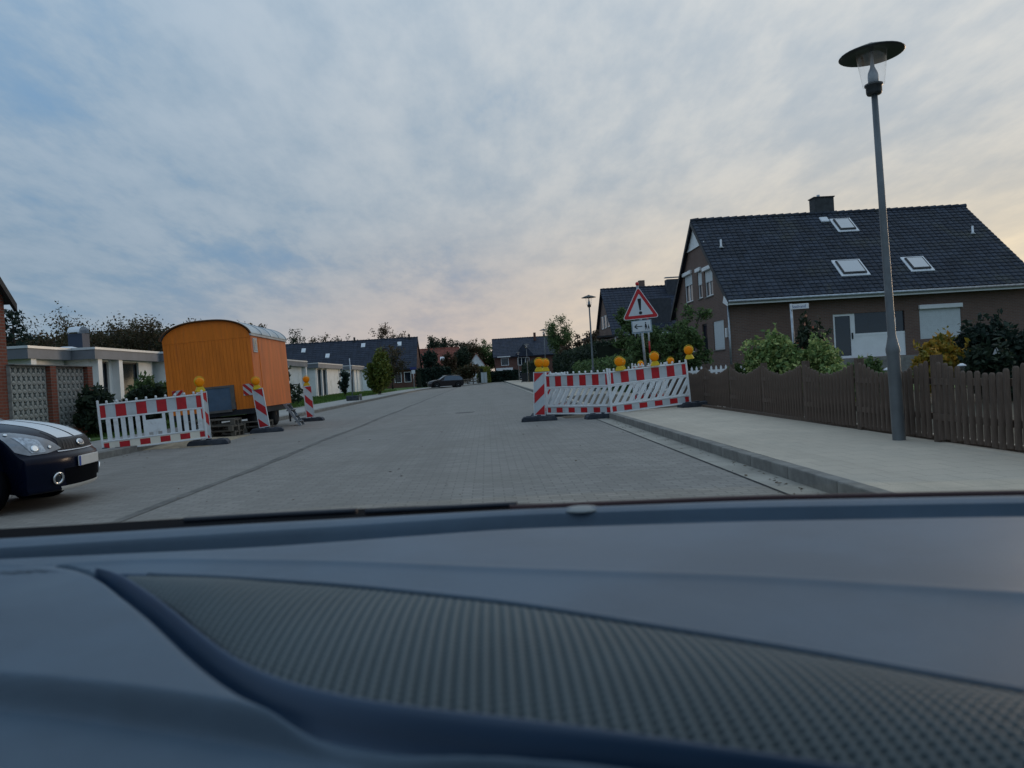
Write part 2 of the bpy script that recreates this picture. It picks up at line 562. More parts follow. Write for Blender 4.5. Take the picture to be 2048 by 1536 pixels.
# sand spilled where the pavement is dug up
b = MB()
rows = []
for i in range(15):
    row = []
    for j in range(19):
        u, v = i / 14, j / 18
        e = max(0, 1 - ((u - .5) * 2) ** 2) * max(0, 1 - ((v - .5) * 2) ** 2)
        row.append((1.78 + .85 * u + random.uniform(-.05, .05), 18.2 + 12 * v + random.uniform(-.05, .05), .002 + .07 * e * random.uniform(.6, 1.2)))
    rows.append(row)
b.grid(rows)
tag(b.build('sand', M('dug_soil', (.10, .082, .06), .95, .35, 5, .6, 60)), 'dug up sandy soil behind the slotted road barriers', 'sand', kind='stuff')
b = MB()
rows = []
for i in range(15):
    rows.append([(3.0 + 1.9 * i / 14 + random.uniform(-.04, .04), 17.95 + 13 * j / 18, .124 + .05 * max(0, math.sin(math.pi * j / 18)) * max(0, math.sin(math.pi * i / 14)) * random.uniform(.5, 1.2)) for j in range(19)])
b.grid(rows)
tag(b.build('sand', M('dug_soil', (.13, .105, .075))), 'bed of loose sand on the closed pavement around the warning sign', 'sand', kind='stuff')
b = MB()
rows = []
for i in range(12):
    rows.append([(-8.3 + 2.4 * i / 11 + random.uniform(-.06, .06), 16.2 + 3.4 * j / 14 + random.uniform(-.06, .06), .002 + .06 * max(0, math.sin(math.pi * j / 14)) * max(0, math.sin(math.pi * i / 11)) * random.uniform(.5, 1.2)) for j in range(15)])
b.grid(rows)
tag(b.build('sand', sand_m), 'sandy dirt spread beside the orange site trailer', 'sand', kind='stuff')


# ------------------------------------------------------------------ buildings
def wb(face, c, u0, u1, d0, d1, z0, z1):
    """box on a wall: face S (-Y), W (-X), E (+X); d = metres outwards"""
    if face == 'S':
        return (u0, u1, c - d1, c - d0, z0, z1)
    if face == 'W':
        return (c - d1, c - d0, u0, u1, z0, z1)
    return (c + d0, c + d1, u0, u1, z0, z1)


def wp(face, c, u, d, z):
    return (u, c - d, z) if face == 'S' else (c - d, u, z) if face == 'W' else (c + d, u, z)


def wall_open(mb, face, c, u0, u1, z0, z1, openings, depth=.16):
    us = sorted({u0, u1, *[o[0] for o in openings], *[o[1] for o in openings]})
    zs = sorted({z0, z1, *[o[2] for o in openings], *[o[3] for o in openings]})
    for a, b_ in zip(us, us[1:]):
        for p, q in zip(zs, zs[1:]):
            cu_, cz_ = (a + b_) / 2, (p + q) / 2
            if any(o[0] < cu_ < o[1] and o[2] < cz_ < o[3] for o in openings):
                continue
            mb.add([wp(face, c, a, 0, p), wp(face, c, b_, 0, p), wp(face, c, b_, 0, q), wp(face, c, a, 0, q)], [(0, 1, 2, 3)])
    for a, b_, p, q in openings:
        fr = [wp(face, c, a, 0, p), wp(face, c, b_, 0, p), wp(face, c, b_, 0, q), wp(face, c, a, 0, q)]
        bk = [wp(face, c, a, -depth, p), wp(face, c, b_, -depth, p), wp(face, c, b_, -depth, q), wp(face, c, a, -depth, q)]
        mb.add(fr + bk, [(0, 1, 5, 4), (1, 2, 6, 5), (2, 3, 7, 6), (3, 0, 4, 7)])


def window(parent, face, c, u0, u1, z0, z1, rec=.09, fr=.07, shutter=0.0, box=False, mull=(), frame_m=None, pane_m=None, sill=True, name='window'):
    """frame with recessed pane; shutter = lowered share; box = roller box above"""
    fm = frame_m or white_paint
    mb = MB()
    for a in ((u0, u0 + fr, z0, z1), (u1 - fr, u1, z0, z1), (u0 + fr, u1 - fr, z0, z0 + fr), (u0 + fr, u1 - fr, z1 - fr, z1)):
        mb.box(*wb(face, c, a[0], a[1], -rec - .03, -rec + .035, a[2], a[3]))
    for mu in mull:
        mx = u0 + (u1 - u0) * mu
        mb.box(*wb(face, c, mx - fr * .55, mx + fr * .55, -rec - .03, -rec + .03, z0 + fr, z1 - fr))
    o = mb.build(name, fm, parent, world=True)
    MB().box(*wb(face, c, u0 + fr * .6, u1 - fr * .6, -rec - .02, -rec - .005, z0 + fr * .6, z1 - fr * .6)).build('pane', pane_m or glass_dk, o, world=True)
    if shutter > 0:
        zb = z1 - (z1 - z0) * shutter
        s = MB()
        n = max(2, int((z1 - zb) / .055))
        h = (z1 - zb) / n
        for i in range(n):
            s.box(*wb(face, c, u0 + .03, u1 - .03, -rec + .036, -rec + .05 + .006 * (i % 2), zb + i * h, zb + i * h + h * .97))
        s.build('roller_shutter', shutter_m, o, world=True)
    if box:
        MB().box(*wb(face, c, u0 - .04, u1 + .04, .001, .13, z1 - .02, z1 + .19)).build('shutter_box', white_paint, o, bevel=.02, world=True)
    if sill:
        MB().box(*wb(face, c, u0 - .04, u1 + .04, -rec + .036, .05, z0 - .05, z0 - .001)).build('sill', kerb_m, o, world=True)
    return o


def tiles(p00, p10, p01, p11, rows, colw=.3, lift=.035):
    """corrugated overlapping tile rows on a quad: p00-p10 eave, p01-p11 ridge"""
    p00, p10, p01, p11 = map(Vector, (p00, p10, p01, p11))
    nrm = (p10 - p00).cross(p01 - p00).normalized()
    if nrm.z < 0:
        nrm = -nrm
    mb = MB()
    ncol = max(2, int(round((p10 - p00).length / colw)))
    prof = [(0, .0), (.22, .022), (.45, .030), (.68, .022), (.9, 0.0)]
    for r_ in range(rows):
        t0, t1 = r_ / rows, min(1.0, (r_ + 1.12) / rows)
        for cidx in range(ncol):
            pa, pb = [], []
            jit = random.uniform(-.004, .006)
            for q, h in prof:
                s_ = (cidx + q + .05) / ncol
                lo = (p00 * (1 - t0) + p01 * t0) * (1 - s_) + (p10 * (1 - t0) + p11 * t0) * s_
                hi = (p00 * (1 - t1) + p01 * t1) * (1 - s_) + (p10 * (1 - t1) + p11 * t1) * s_
                pa.append(lo + nrm * (lift + h + jit))
                pb.append(hi + nrm * (h * .8 + .003))
            lo2 = [p - nrm * (lift * .9) for p in pa]
            mb.grid([lo2, pa, pb], False)
    return mb


def gable_house(name, label, x0, x1, y0, y1, eave, ridge, axis, wallm, roofm, over=.45, rake=.25, rows=24, colw=.3, op_s=(), op_w=(), op_up=(), cat='house', group=None, tile=True, gutter_h=True, base=.0):
    """ridge along axis; openings: (u0,u1,z0,z1) on S, W walls; op_up on the gable facing the road (W side for axis x)"""
    cx, cy = (x0 + x1) / 2, (y0 + y1) / 2
    t = thing(name, label, cat, (cx, cy, base), group=group)
    mb = MB()
    wall_open(mb, 'S', y0, x0, x1, base, eave, list(op_s))
    wall_open(mb, 'W', x0, y0, y1, base, eave, list(op_w))
    mb.add([(x1, y0, base), (x1, y1, base), (x1, y1, eave), (x1, y0, eave)], [(0, 1, 2, 3)])
    mb.add([(x0, y1, base), (x1, y1, base), (x1, y1, eave), (x0, y1, eave)], [(0, 1, 2, 3)])
    if axis == 'x':
        if op_up:
            ua, ub = min(o[0] for o in op_up) - .1, max(o[1] for o in op_up) + .1
            zt = max(o[3] for o in op_up) + .02
            wall_open(mb, 'W', x0, ua, ub, eave, zt, list(op_up))
            k = (ridge - eave) / (cy - y0)
            mb.add([(x0, y0, eave), (x0, ua, eave), (x0, ua, zt), (x0, max(y0, min(ua, y0 + (zt - eave) / k)), zt)], [(0, 1, 2, 3)])
            mb.add([(x0, y1, eave), (x0, ub, eave), (x0, ub, zt), (x0, min(y1, max(ub, y1 - (zt - eave) / k)), zt)], [(3, 2, 1, 0)])
            mb.add([(x0, y0 + (zt - eave) / k, zt), (x0, y1 - (zt - eave) / k, zt), (x0, cy, ridge)], [(0, 1, 2)])
        else:
            mb.add([(x0, y0, eave), (x0, y1, eave), (x0, cy, ridge)], [(0, 1, 2)])
        mb.add([(x1, y0, eave), (x1, y1, eave), (x1, cy, ridge)], [(0, 1, 2)])
    else:
        mb.add([(x0, y0, eave), (x1, y0, eave), (cx, y0, ridge)], [(0, 1, 2)])
        mb.add([(x0, y1, eave), (x1, y1, eave), (cx, y1, ridge)], [(0, 1, 2)])
    # dark inside so that openings read deep
    mb.build('wall', wallm, t, world=True)
    th = .14
    if axis == 'x':
        k = (ridge - eave) / (cy - y0)
        e0 = (y0 - over, eave - over * k)
        e1 = (y1 + over, eave - over * k)
        for nm, (ey, ez) in (('roof_slope', e0), ('roof_slope', e1)):
            s = MB()
            s.prism([(ey, ez), (cy, ridge), (cy, ridge + th), (ey, ez + th)], x0 - rake, x1 + rake, 'x')
            o = s.build('roof_slope', roofm, t, world=True)
            if tile and ey < cy:
                tl = tiles((x0 - rake, ey, ez + th), (x1 + rake, ey, ez + th), (x0 - rake, cy, ridge + th), (x1 + rake, cy, ridge + th), rows, colw)
                tl.build('roof_tiles', roofm, o, world=True, kind='stuff')
        rc = MB()
        n = int((x1 - x0 + 2 * rake) / .42)
        L = (x1 - x0 + 2 * rake) / n
        for i in range(n):
            xa = x0 - rake + i * L
            rc.tube([(xa, cy, ridge + th + .01), (xa + L * 1.04, cy, ridge + th + .035)], [.10, .125], 8)
        rc.build('ridge_tiles', roofm, t, world=True, kind='stuff')
        if gutter_h:
            MB().tube([(x0 - rake, y0 - over - .05, e0[1] + .06), (x1 + rake, y0 - over - .05, e0[1] + .06)], .075, 8).build('rain_gutter', steel, t, world=True)
            MB().box(x0 - rake, x1 + rake, y0 - over, y0 - over + .03, e0[1] - .1, e0[1] + .05).build('fascia', white_paint, t, world=True)
    else:
        k = (ridge - eave) / (cx - x0)
        for ex, sgn in ((x0 - over, 1), (x1 + over, -1)):
            ez = eave - over * k
            s = MB()
            s.prism([(ex, ez), (cx, ridge), (cx, ridge + th), (ex, ez + th)], y0 - rake, y1 + rake, 'y')
            s.build('roof_slope', roofm, t, world=True)
    return t


# --- brown brick house with skylights
HX0, HX1, HY0, HY1, HE, HR = 11.75, 26.6, 36.4, 46.6, 4.35, 8.72
up = [(42.55, 44.2, 4.62, 6.15), (40.65, 41.5, 4.60, 6.05), (38.75, 40.15, 4.55, 5.92)]
low = [(37.35, 39.1, 1.75, 3.2), (40.2, 41.1, 1.2, 3.2), (42.8, 44.9, 1.75, 3.2)]
front = [(16.75, 20.25, .94, 3.08), (20.97, 23.03, 1.65, 3.1)]
t = gable_house('brick_house', 'brown brick house with dark tiled roof, skylights and white roller shutters', HX0, HX1, HY0, HY1, HE, HR, 'x', brick_brown, roof_dark,
                over=.55, rake=.2, rows=25, colw=.3, op_s=front, op_w=low, op_up=up)
for (a, b_, p, q), sh in zip(up, (.38, .5, .45)):
    window(t, 'W', HX0, a, b_, p, q, shutter=sh, box=True, mull=(.5,) if b_ - a > 1.2 else ())
window(t, 'W', HX0, *low[0], shutter=.97, box=False)
window(t, 'W', HX0, *low[1], frame_m=dark_metal)
window(t, 'W', HX0, *low[2], mull=(.5,), shutter=.2)
window(t, 'S', HY0, *front[1], shutter=.99, box=True, sill=False, fr=.09)
# glazed entrance: door, wide window and panel below it
dr = MB()
for a in ((16.75, 16.85, .94, 3.08), (17.6, 17.82, .94, 3.08), (16.85, 17.6, 2.98, 3.08), (16.85, 17.6, .94, 1.06)):
    dr.box(*wb('S', HY0, a[0], a[1], -.12, -.05, a[2], a[3]))
o = dr.build('door', white_paint, t, world=True)
MB().box(*wb('S', HY0, 16.85, 17.6, -.11, -.09, 1.06, 2.98)).build('pane', glass_dk, o, world=True)
MB().box(*wb('S', HY0, 17.64, 17.69, -.05, .02, 1.85, 2.15)).build('handle', dark_metal, o, world=True)
MB().box(*wb('S', HY0, 17.82, 20.25, -.10, -.05, .94, 1.98)).build('white_panel', white_paint, t, world=True)
o = MB().box(*wb('S', HY0, 17.82, 20.25, -.10, -.04, 1.98, 2.1)).build('window', white_paint, t, world=True)
MB().box(*wb('S', HY0, 17.82, 20.25, -.10, -.09, 2.1, 3.08)).build('pane', glass_dk, o, world=True)
MB().box(*wb('S', HY0, 19.5, 19.85, -.089, -.085, 2.35, 2.75)).build('notice', white_paint, o, world=True)
MB().box(16.2, 20.5, HY0 - 1.3, HY0 - .002, .1, .92).build('entrance_step', kerb_m, t, world=True)
# drainpipe, vent, gable apex cladding, bargeboard
MB().tube([(HX0 - .06, HY0 - .06, .12), (HX0 - .06, HY0 - .06, 3.9)], .05, 8).build('drainpipe', steel, t, world=True)
MB().box(*wb('W', HX0, 36.75, 36.95, .001, .08, 2.3, 2.75)).build('meter_box', white_paint, t, world=True)
kk = (HR - HE) / 5.1
for i in range(5):
    ya, yb = 39.85 + i * .66, 39.85 + (i + 1) * .66 - .03
    zt = lambda y: HR - .05 - abs(y - 41.5) * kk
    poly = [(ya, 7.43), (yb, 7.43), (yb, max(7.44, zt(yb)))] + ([(41.5, zt(41.5))] if ya < 41.5 < yb else []) + [(ya, max(7.44, zt(ya)))]
    MB().prism(poly, HX0 - .05, HX0 - .002, 'x').build('cladding_board', white_paint, t, world=True)
MB().box(*wb('W', HX0, 39.7, 43.3, .051, .08, 7.36, 7.46)).build('cladding_trim', white_paint, t, world=True)
for sy in (-1, 1):
    ye, ze = 41.5 + sy * 5.65, HR - 5.65 * kk
    MB().prism([(ye, ze - .12), (41.5, HR - .12), (41.5, HR + .12), (ye, ze + .12)], HX0 - .235, HX0 - .203, 'x').build('bargeboard', dark_metal, t, world=True)
MB().prism([(HY0 - .6, 3.72), (HY0 + .1, 3.95), (HY0 - .1, 4.25), (HY0 - .6, 3.9)], HX0 - .26, HX0 - .237, 'x').build('eave_end', white_paint, t, world=True)


def on_roof(x, y):
    return HR + .14 - (41.5 - y) * kk


def roof_box(parent, name, x0, x1, ya, yb, h0, h1, mt, bevel=0):
    n = Vector((0, -kk, 1)).normalized()
    vs = []
    for h in (h0, h1):
        for x, y in ((x0, ya), (x1, ya), (x1, yb), (x0, yb)):
            vs.append(Vector((x, y, on_roof(x, y))) + n * h)
    return MB().add(vs, [(0, 3, 2, 1), (4, 5, 6, 7), (0, 1, 5, 4), (1, 2, 6, 5), (2, 3, 7, 6), (3, 0, 4, 7)]).build(name, mt, parent, world=True, bevel=bevel)


sky_gl = M('skylight_blind', (.42, .44, .46), .06, .03, 2, spec=.9, coat=.6)
for (xa, xb, ya, yb) in ((17.62, 18.78, 36.95, 37.8), (21.1, 22.0, 37.0, 37.75), (19.05, 19.9, 40.05, 40.85)):
    s = roof_box(t, 'skylight', xa - .14, xb + .14, ya - .12, yb + .12, .02, .10, cornice_w, .02)
    roof_box(s, 'frame', xa, xb, ya, yb, .10, .16, dark_metal)
    roof_box(s, 'pane', xa + .07, xb - .07, ya + .06, yb - .05, .16, .175, sky_gl)
roof_box(t, 'roof_hatch', 18.4, 18.85, 40.75, 41.1, .02, .14, cornice_w, .03)
for x, y in ((12.45, 39.3), (25.7, 39.3)):
    z = on_roof(x, y)
    MB().lathe([(.16, z), (.06, z + .12), (.05, z + .45)], 10, Matrix.Translation((x, y, 0))).build('roof_vent', cornice_w, t, world=True)
ch = MB().box(18.5, 19.57, 41.65, 42.35, 8.0, 9.8).build('chimney', M('chimney_slate', (.05, .055, .06), .8, .25, 4), t, world=True)
MB().box(18.45, 19.62, 41.6, 42.4, 9.8, 9.85).build('chimney_cap', dark_metal, ch, world=True)
MB().tube([(18.85, 41.95, 9.85), (18.85, 41.95, 10.0)], .09, 8).build('chimney_pot', steel, ch, world=True)

# --- second house further along, behind the warning sign
t = gable_house('brick_house', 'dark roofed house with dormer half hidden by trees behind the warning sign', 12.6, 24.5, 74, 85, 4.6, 9.2, 'x', brick_brown, roof_navy, over=.5, rake=.3, rows=18, colw=.4)
for y0_, z0_ in ((76.2, 5.3), (78.2, 5.3), (80.2, 5.3)):
    window(t, 'W', 12.6, y0_, y0_ + 1.1, z0_, z0_ + 1.3, rec=-.04, sill=False)
for y0_ in (75.5, 79.5, 82.2):
    window(t, 'W', 12.6, y0_, y0_ + 1.5, 1.6, 2.9, rec=-.04, sill=False)
for x0_ in (13.6, 17.0, 20.6):
    window(t, 'S', 74, x0_, x0_ + 2.0, 1.4, 3.0, rec=-.04, sill=False, mull=(.5,))
MB().box(15.2, 18.4, 74.6, 78.6, 5.0, 7.7).build('dormer', M('dormer_slate', (.04, .045, .055), .7, .2, 3), t, world=True)
c_ = MB().box(19.0, 20.3, 78.2, 79.3, 7.5, 9.9).build('chimney', M('chimney_dark', (.045, .05, .06), .8, .2, 3), t, world=True)
MB().box(18.9, 20.4, 78.4, 79.1, 10.1, 10.16).build('chimney_cap', steel, c_, world=True)
MB().box(16.4, 17.0, 79.6, 80.2, 8.8, 10.1).build('chimney_stack', brick_brown, t, world=True)
# carport beside it
t = thing('carport', 'flat roofed carport beside the dark roofed house', 'carport', (10.5, 73, .1))
MB().box(9.6, 12.3, 70.5, 76, 4.05, 4.2).build('flat_roof', dark_metal, t, world=True)
for x, y in ((9.8, 70.8), (9.8, 75.7), (12.1, 70.8), (12.1, 75.7)):
    MB().box(x - .06, x + .06, y - .06, y + .06, .1, 4.05).build('post', white_paint, t, world=True)

# --- brick house at the junction, only its eave end shows
t = gable_house('brick_house', 'red brick house whose dark eave ends above the ornamental block wall', -20, -11.08, 8.6, 18.25, 3.6, 8.45, 'x', brick_red, roof_dark, over=.15, rake=.12, rows=12)
MB().prism([(13.425, 8.30), (18.42, 3.28), (18.42, 3.46), (13.425, 8.54)], -10.958, -10.88, 'x').build('bargeboard', dark_metal, t, world=True)

# ornamental block wall with brick piers
t = thing('garden_wall', 'garden wall of ornamental concrete blocks between brick piers', 'wall', (-11.0, 20, .15))
for y in (19.75, 21.55):
    MB().box(-11.2, -10.88, y - .13, y + .13, .1, 2.019).build('pier', brick_red, t, world=True)
MB().box(-11.14, -10.94, 18.17, 21.7, .1, .40).build('plinth', brick_red, t, world=True)
MB().box(-11.2, -10.88, 18.17, 21.7, 2.02, 2.045).build('coping', kerb_m, t, world=True)
bl = MB()
S_ = .205
ring_o = [(0, 0), (S_, 0), (S_, S_), (0, S_)]
for k in range(4):
    a0, a1 = ring_o[k], ring_o[(k + 1) % 4]
    c0 = tuple(S_ / 2 + (q - S_ / 2) * .80 for q in a0)
    c1 = tuple(S_ / 2 + (q - S_ / 2) * .80 for q in a1)
    mid = ((c0[0] + c1[0]) / 2 * .55 + S_ / 2 * .45, (c0[1] + c1[1]) / 2 * .55 + S_ / 2 * .45)
    bl.prism([a0, a1, c1, mid, c0], -.045, .045, 'x')
blm = bl.mesh('block', block_m)
for (ya, yb) in ((18.18, 19.60), (19.90, 21.40)):
    n = int(round((yb - ya) / S_))
    for i in range(n):
        for r_ in range(8):
            o = obj('block', blm, t)
            inv = WM[t.name].inverted()
            o.location = inv @ Vector((-11.04 + random.uniform(-.006, .006), ya + i * (yb - ya) / n, .405 + r_ * .2))
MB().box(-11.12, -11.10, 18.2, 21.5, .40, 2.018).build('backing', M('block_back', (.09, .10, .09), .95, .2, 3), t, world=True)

# --- white flat-roofed bungalows, stepped along the street
def bungalow(label, xf, y0, y1, depth=9, h=3.1, cols=None, doors=(), letter=False, proud=.3):
    t = thing('bungalow', label, 'bungalow', (xf - depth / 2, (y0 + y1) / 2, .15), group='white bungalows along the street')
    wl = MB()
    ops = [(a, b_, .25, h - .48) for a, b_ in doors]
    wall_open(wl, 'E', xf - .35, y0 + .1, y1, .1, h - .35, ops, .25)
    wl.add([(xf - depth, y0 + .1, .1), (xf - .35, y0 + .1, .1), (xf - .35, y0 + .1, h - .35), (xf - depth, y0 + .1, h - .35)], [(0, 1, 2, 3)])
    wl.add([(xf - depth, y1, .1), (xf - .35, y1, .1), (xf - .35, y1, h - .35), (xf - depth, y1, h - .35)], [(0, 1, 2, 3)])
    wl.build('wall', white_wall, t, world=True)
    f = MB().box(xf - depth, xf, y0 - .15, y1 + .02, h - .42, h - .06).build('fascia', fascia, t, world=True)
    MB().box(xf - depth, xf + .03, y0 - .18, y1 + .01, h - .055, h + .035).build('roof_edge', cornice_w, f, world=True)
    for a, b_, p, q in ops:
        window(t, 'E', xf - .35, a, b_, p, q, rec=.12, fr=.06, sill=False, frame_m=dark_metal)
    for y in (cols or ()):
        MB().box(xf - .349, xf - .35 + proud, y, y + .32, .1, h - .421).build('pillar', white_paint, t, world=True)
    if letter:
        MB().box(xf - 2.4, xf - 1.7, y0 - .05, y0 + .098, 1.15, 1.6).build('letter_box', white_paint, t, world=True)
    return t


tb = bungalow('white bungalow behind the ornamental block wall', -15.9, 27.5, 30.25, cols=(27.6,))
tb = bungalow('white bungalow with two narrow dark doors beside the rounded dark shrubs', -15.0, 30.3, 36.0, cols=(30.45, 32.15), doors=((31.0, 31.9), (32.7, 34.6)))
MB().box(-17.6, -17.0, 33.2, 33.8, 3.1, 3.95).build('chimney', M('chimney_blue', (.03, .045, .075), .6, .1, 3), tb, world=True)
MB().grid([[(x, 33.5 + .42 * math.cos(q), 4.0 + .26 * math.sin(q)) for q in np.linspace(0, math.pi, 10)] for x in (-17.55, -17.05)]).build('chimney_hood', cornice_w, tb, world=True)
MB().lathe([(.5, 3.12), (.42, 3.22), (.2, 3.28), (.02, 3.29)], 14, Matrix.Translation((-16.7, 31.4, 0))).build('roof_dome', cornice_w, tb, world=True)
bungalow('white bungalow with a letter box, half hidden by the orange trailer', -14.6, 36.3, 44, letter=True, cols=(36.5,))
bungalow('white bungalow with dark fascia just past the orange trailer', -14.0, 52, 61, cols=(52.3, 55.2, 60.6), doors=((53.2, 54.6),))
bungalow('white bungalow with two tall slit windows between white pillars', -14.4, 66.9, 78, cols=(67.2, 69.35, 71.5, 77.6), doors=((67.55, 69.3), (69.7, 71.45)), proud=.07)
bungalow('white bungalow with a row of pale pillars beyond the slit windows', -14.3, 82.9, 91, cols=(83.2, 85.3, 87.4, 90.6), doors=((83.6, 85.2),), proud=.1)
bungalow('farthest white bungalow beside the yellow-green shrub', -14.6, 99.8, 107, cols=(100.0,), doors=((102, 105),))

# --- dark terrace closing the view
t = gable_house('terrace_house', 'long dark roofed terrace standing across the far end of the lawns', -42, -10.2, 112, 121, 3.2, 7.4, 'x', brick_far, roof_navy, over=.5, rake=.2, rows=16, colw=.6, gutter_h=False)
for x0_ in (-16.2, -13.3, -11.9):
    window(t, 'S', 112, x0_, x0_ + 1.0, .9, 2.4, rec=-.03, sill=False)
for x0_, y_ in ((-23.5, 113.9), (-13.0, 115.2), (-18.4, 115.3), (-27.2, 115.0)):
    k = 4.2 / 4.5
    z_ = 3.2 + (y_ - 112) * k + .16
    MB().prism([(y_, z_), (y_ + .6, z_ + .6 * k), (y_ + .6, z_ + .6 * k + .12), (y_, z_ + .12)], x0_, x0_ + .6, 'x').build('skylight', cornice_w, t, world=True)
for x in (-19.6, -11.4):
    MB().box(x, x + .25, 116.2, 116.5, 7.2, 8.1).build('chimney', dark_metal, t, world=True)
# --- red house
t = gable_house('red_house', 'red tiled brick house behind the parked dark car', -11.6, -4.6, 126, 136, 3.0, 6.1, 'x', brick_red, roof_red, over=.4, rake=.2, rows=12, colw=.6)
window(t, 'S', 126, -9.6, -8.4, .9, 2.2, rec=-.03, sill=False)
window(t, 'S', 126, -7.0, -6.0, .9, 2.2, rec=-.03, sill=False)
MB().prism([(127.5, 4.1), (128.3, 4.6), (128.3, 4.75), (127.5, 4.25)], -7.5, -6.7, 'x').build('skylight', cornice_w, t, world=True)
# --- small white gable with red roof
t = gable_house('gable_house', 'small white gabled house with red roof among the far trees', -3.3, .3, 126.5, 134, 2.3, 4.9, 'y', white_wall, roof_red, over=.3, rake=.2, tile=False)
window(t, 'S', 126.5, -2.0, -1.1, 2.4, 3.2, rec=-.03, sill=False)
# --- large dark house with balcony at the road's end
t = gable_house('far_house', 'large dark house with white balcony at the end of the road', 1.6, 13.0, 130, 141, 4.3, 7.3, 'x', brick_far, roof_navy, over=.5, rake=.3, rows=12, colw=.6, gutter_h=False)
window(t, 'S', 130, 2.6, 3.9, 2.7, 4.0, rec=-.03, sill=False)
window(t, 'S', 130, 5.4, 7.4, 2.6, 3.9, rec=-.03, mull=(.33, .66))
window(t, 'S', 130, 5.6, 7.6, .3, 1.6, rec=-.03, mull=(.5,))
MB().box(1.7, 4.5, 128.9, 129.995, 1.85, 2.3).build('balcony', white_paint, t, world=True)
MB().box(2.0, 4.2, 129.4, 129.99, 4.1, 4.25).build('awning', white_paint, t, world=True)
MB().box(8.6, 9.0, 134, 134.5, 6.8, 8.2).build('chimney', brick_far, t, world=True)
MB().prism([(4.9, 4.2), (8.2, 4.2), (6.5, 6.2)], 129.6, 133, 'y').build('front_gable', roof_navy, t, world=True)

# ------------------------------------------------------------------ fences
FX = lambda y: 4.78 + .028 * (y - 7)
posts = [4.6, 6.35, 8.15, 9.98, 11.8, 13.75, 15.75, 17.8, 19.9, 22.0]
fen = thing('wooden_fence', 'dark brown wooden picket fence with scalloped top along the pavement', 'fence', (5, 13, .12))
pale = MB()
ring = [(-.039, -.004), (.039, -.004)] + [(.039 * math.cos(q), .026 * math.sin(q)) for q in np.linspace(.15, math.pi - .15, 6)]
rr_ = []
for z, k in ((0, 1), (.90, 1), (.925, .86), (.94, .5)):
    rr_.append([(x * k, y * k, z) for x, y in ring] + [(ring[0][0] * k, ring[0][1] * k, z)])
pale.grid(rr_)
pale.face([len(pale.v) - len(ring) - 1 + i for i in range(len(ring))])
palem = pale.mesh('pale', fence_wood)
postm = MB().box(-.045, .045, -.045, .045, 0, 1).mesh('post', fence_wood)
finv = WM[fen.name].inverted()
for a, b_ in zip(posts, posts[1:]):
    n = int(round((b_ - a) / .112))
    for i in range(1, n):
        y = a + (b_ - a) * i / n
        u = i / n
        top = 1.02 - .15 * math.sin(math.pi * u) ** 1.2 + random.uniform(-.008, .008)
        o = obj('pale', palem, fen, rot=(random.uniform(-.006, .006), random.uniform(-.012, .012), R(90) + random.uniform(-.05, .05)))
        o.location = finv @ Vector((FX(y), y, .16 + random.uniform(-.01, .01)))
        o.scale = (random.uniform(.93, 1.04), 1, (top - .16) / .94)
    for z in (.36, .74):
        MB().box(FX(a) + .03, FX(a) + .07, a, b_, z, z + .07).build('rail', fence_wood, fen, world=True)
for y in posts:
    o = obj('post', postm, fen)
    o.location = finv @ Vector((FX(y) + .045, y, .10))
    o.scale = (1, 1, .96)
MB().box(4.9, 4.96, 4.6, 22, .09, .17).build('base_board', fence_wood, fen, world=True)

wf = thing('picket_fence', 'low white picket fence in the garden behind the wooden fence', 'fence', (7.3, 24, .1))
wf.location.z = .11
for i in range(16):
    x = 6.3 + i * .155
    MB().prism([(x - .03, .1), (x + .03, .1), (x + .03, .96), (x, 1.02), (x - .03, .96)], 23.98, 24.0, 'y').build('picket', white_paint, wf, world=True)
for z in (.35, .8):
    MB().box(6.2, 8.75, 24.001, 24.04, z, z + .09).build('rail', white_paint, wf, world=True)

# ------------------------------------------------------------------ street lamps
def make_lamp():
    t = thing('street_lamp', 'street lamp', 'street lamp')
    MB().lathe([(.078, -.1), (.07, .0), (.07, .98), (.075, 1.0), (.075, 1.04), (.06, 1.1), (.045, 1.18), (.039, 2.6), (.033, 3.92)], 16).build('pole', lamp_grey, t)
    MB().lathe([(.04, 3.9), (.075, 3.905), (.085, 3.93), (.085, 3.99), (.098, 4.0), (.098, 4.02), (.02, 4.02)], 18).build('collar', lamp_dark, t)
    g = MB().lathe([(.112, 4.0), (.14, 4.2), (.165, 4.385)], 24, close=False).build('glass_cone', clear_gl, t)
    MB().lathe([(.056, 4.02), (.056, 4.12), (.05, 4.15), (.024, 4.21), (.018, 4.28), (.018, 4.38)], 14).build('lamp_core', M('lamp_core', (.42, .47, .52), .5, .05, 5), t)
    MB().lathe([(.01, 4.385), (.16, 4.38), (.335, 4.345), (.345, 4.352), (.335, 4.362), (.16, 4.43), (.06, 4.455), (.04, 4.475), (.01, 4.48)], 32).build('hat', lamp_dark, t)
    return t


L0 = make_lamp()
spots = [((4.62, 8.55, .12), 'tall grey street lamp with disc hat standing at the wooden fence'),
         ((4.97, 35.6, .12), 'street lamp rising behind the slotted barriers'),
         ((4.75, 61.0, .12), 'street lamp beside the small round tree'),
         ((4.8, 89.3, .12), 'street lamp in front of the far dark house roof'),
         ((5.1, 120.4, .12), 'small street lamp before the far house windows'),
         ((5.2, 147, .12), 'farthest and smallest street lamp at the road end')]
for i, (p, lb) in enumerate(spots):
    rot = (0, R(-1.1) if i == 0 else R(-.4), i * .7)
    if i == 0:
        L0.location, L0.rotation_euler = p, rot
        tag(L0, lb, None, 'street lamps')
    else:
        dup(L0, p, rot, lb, 'street lamps')

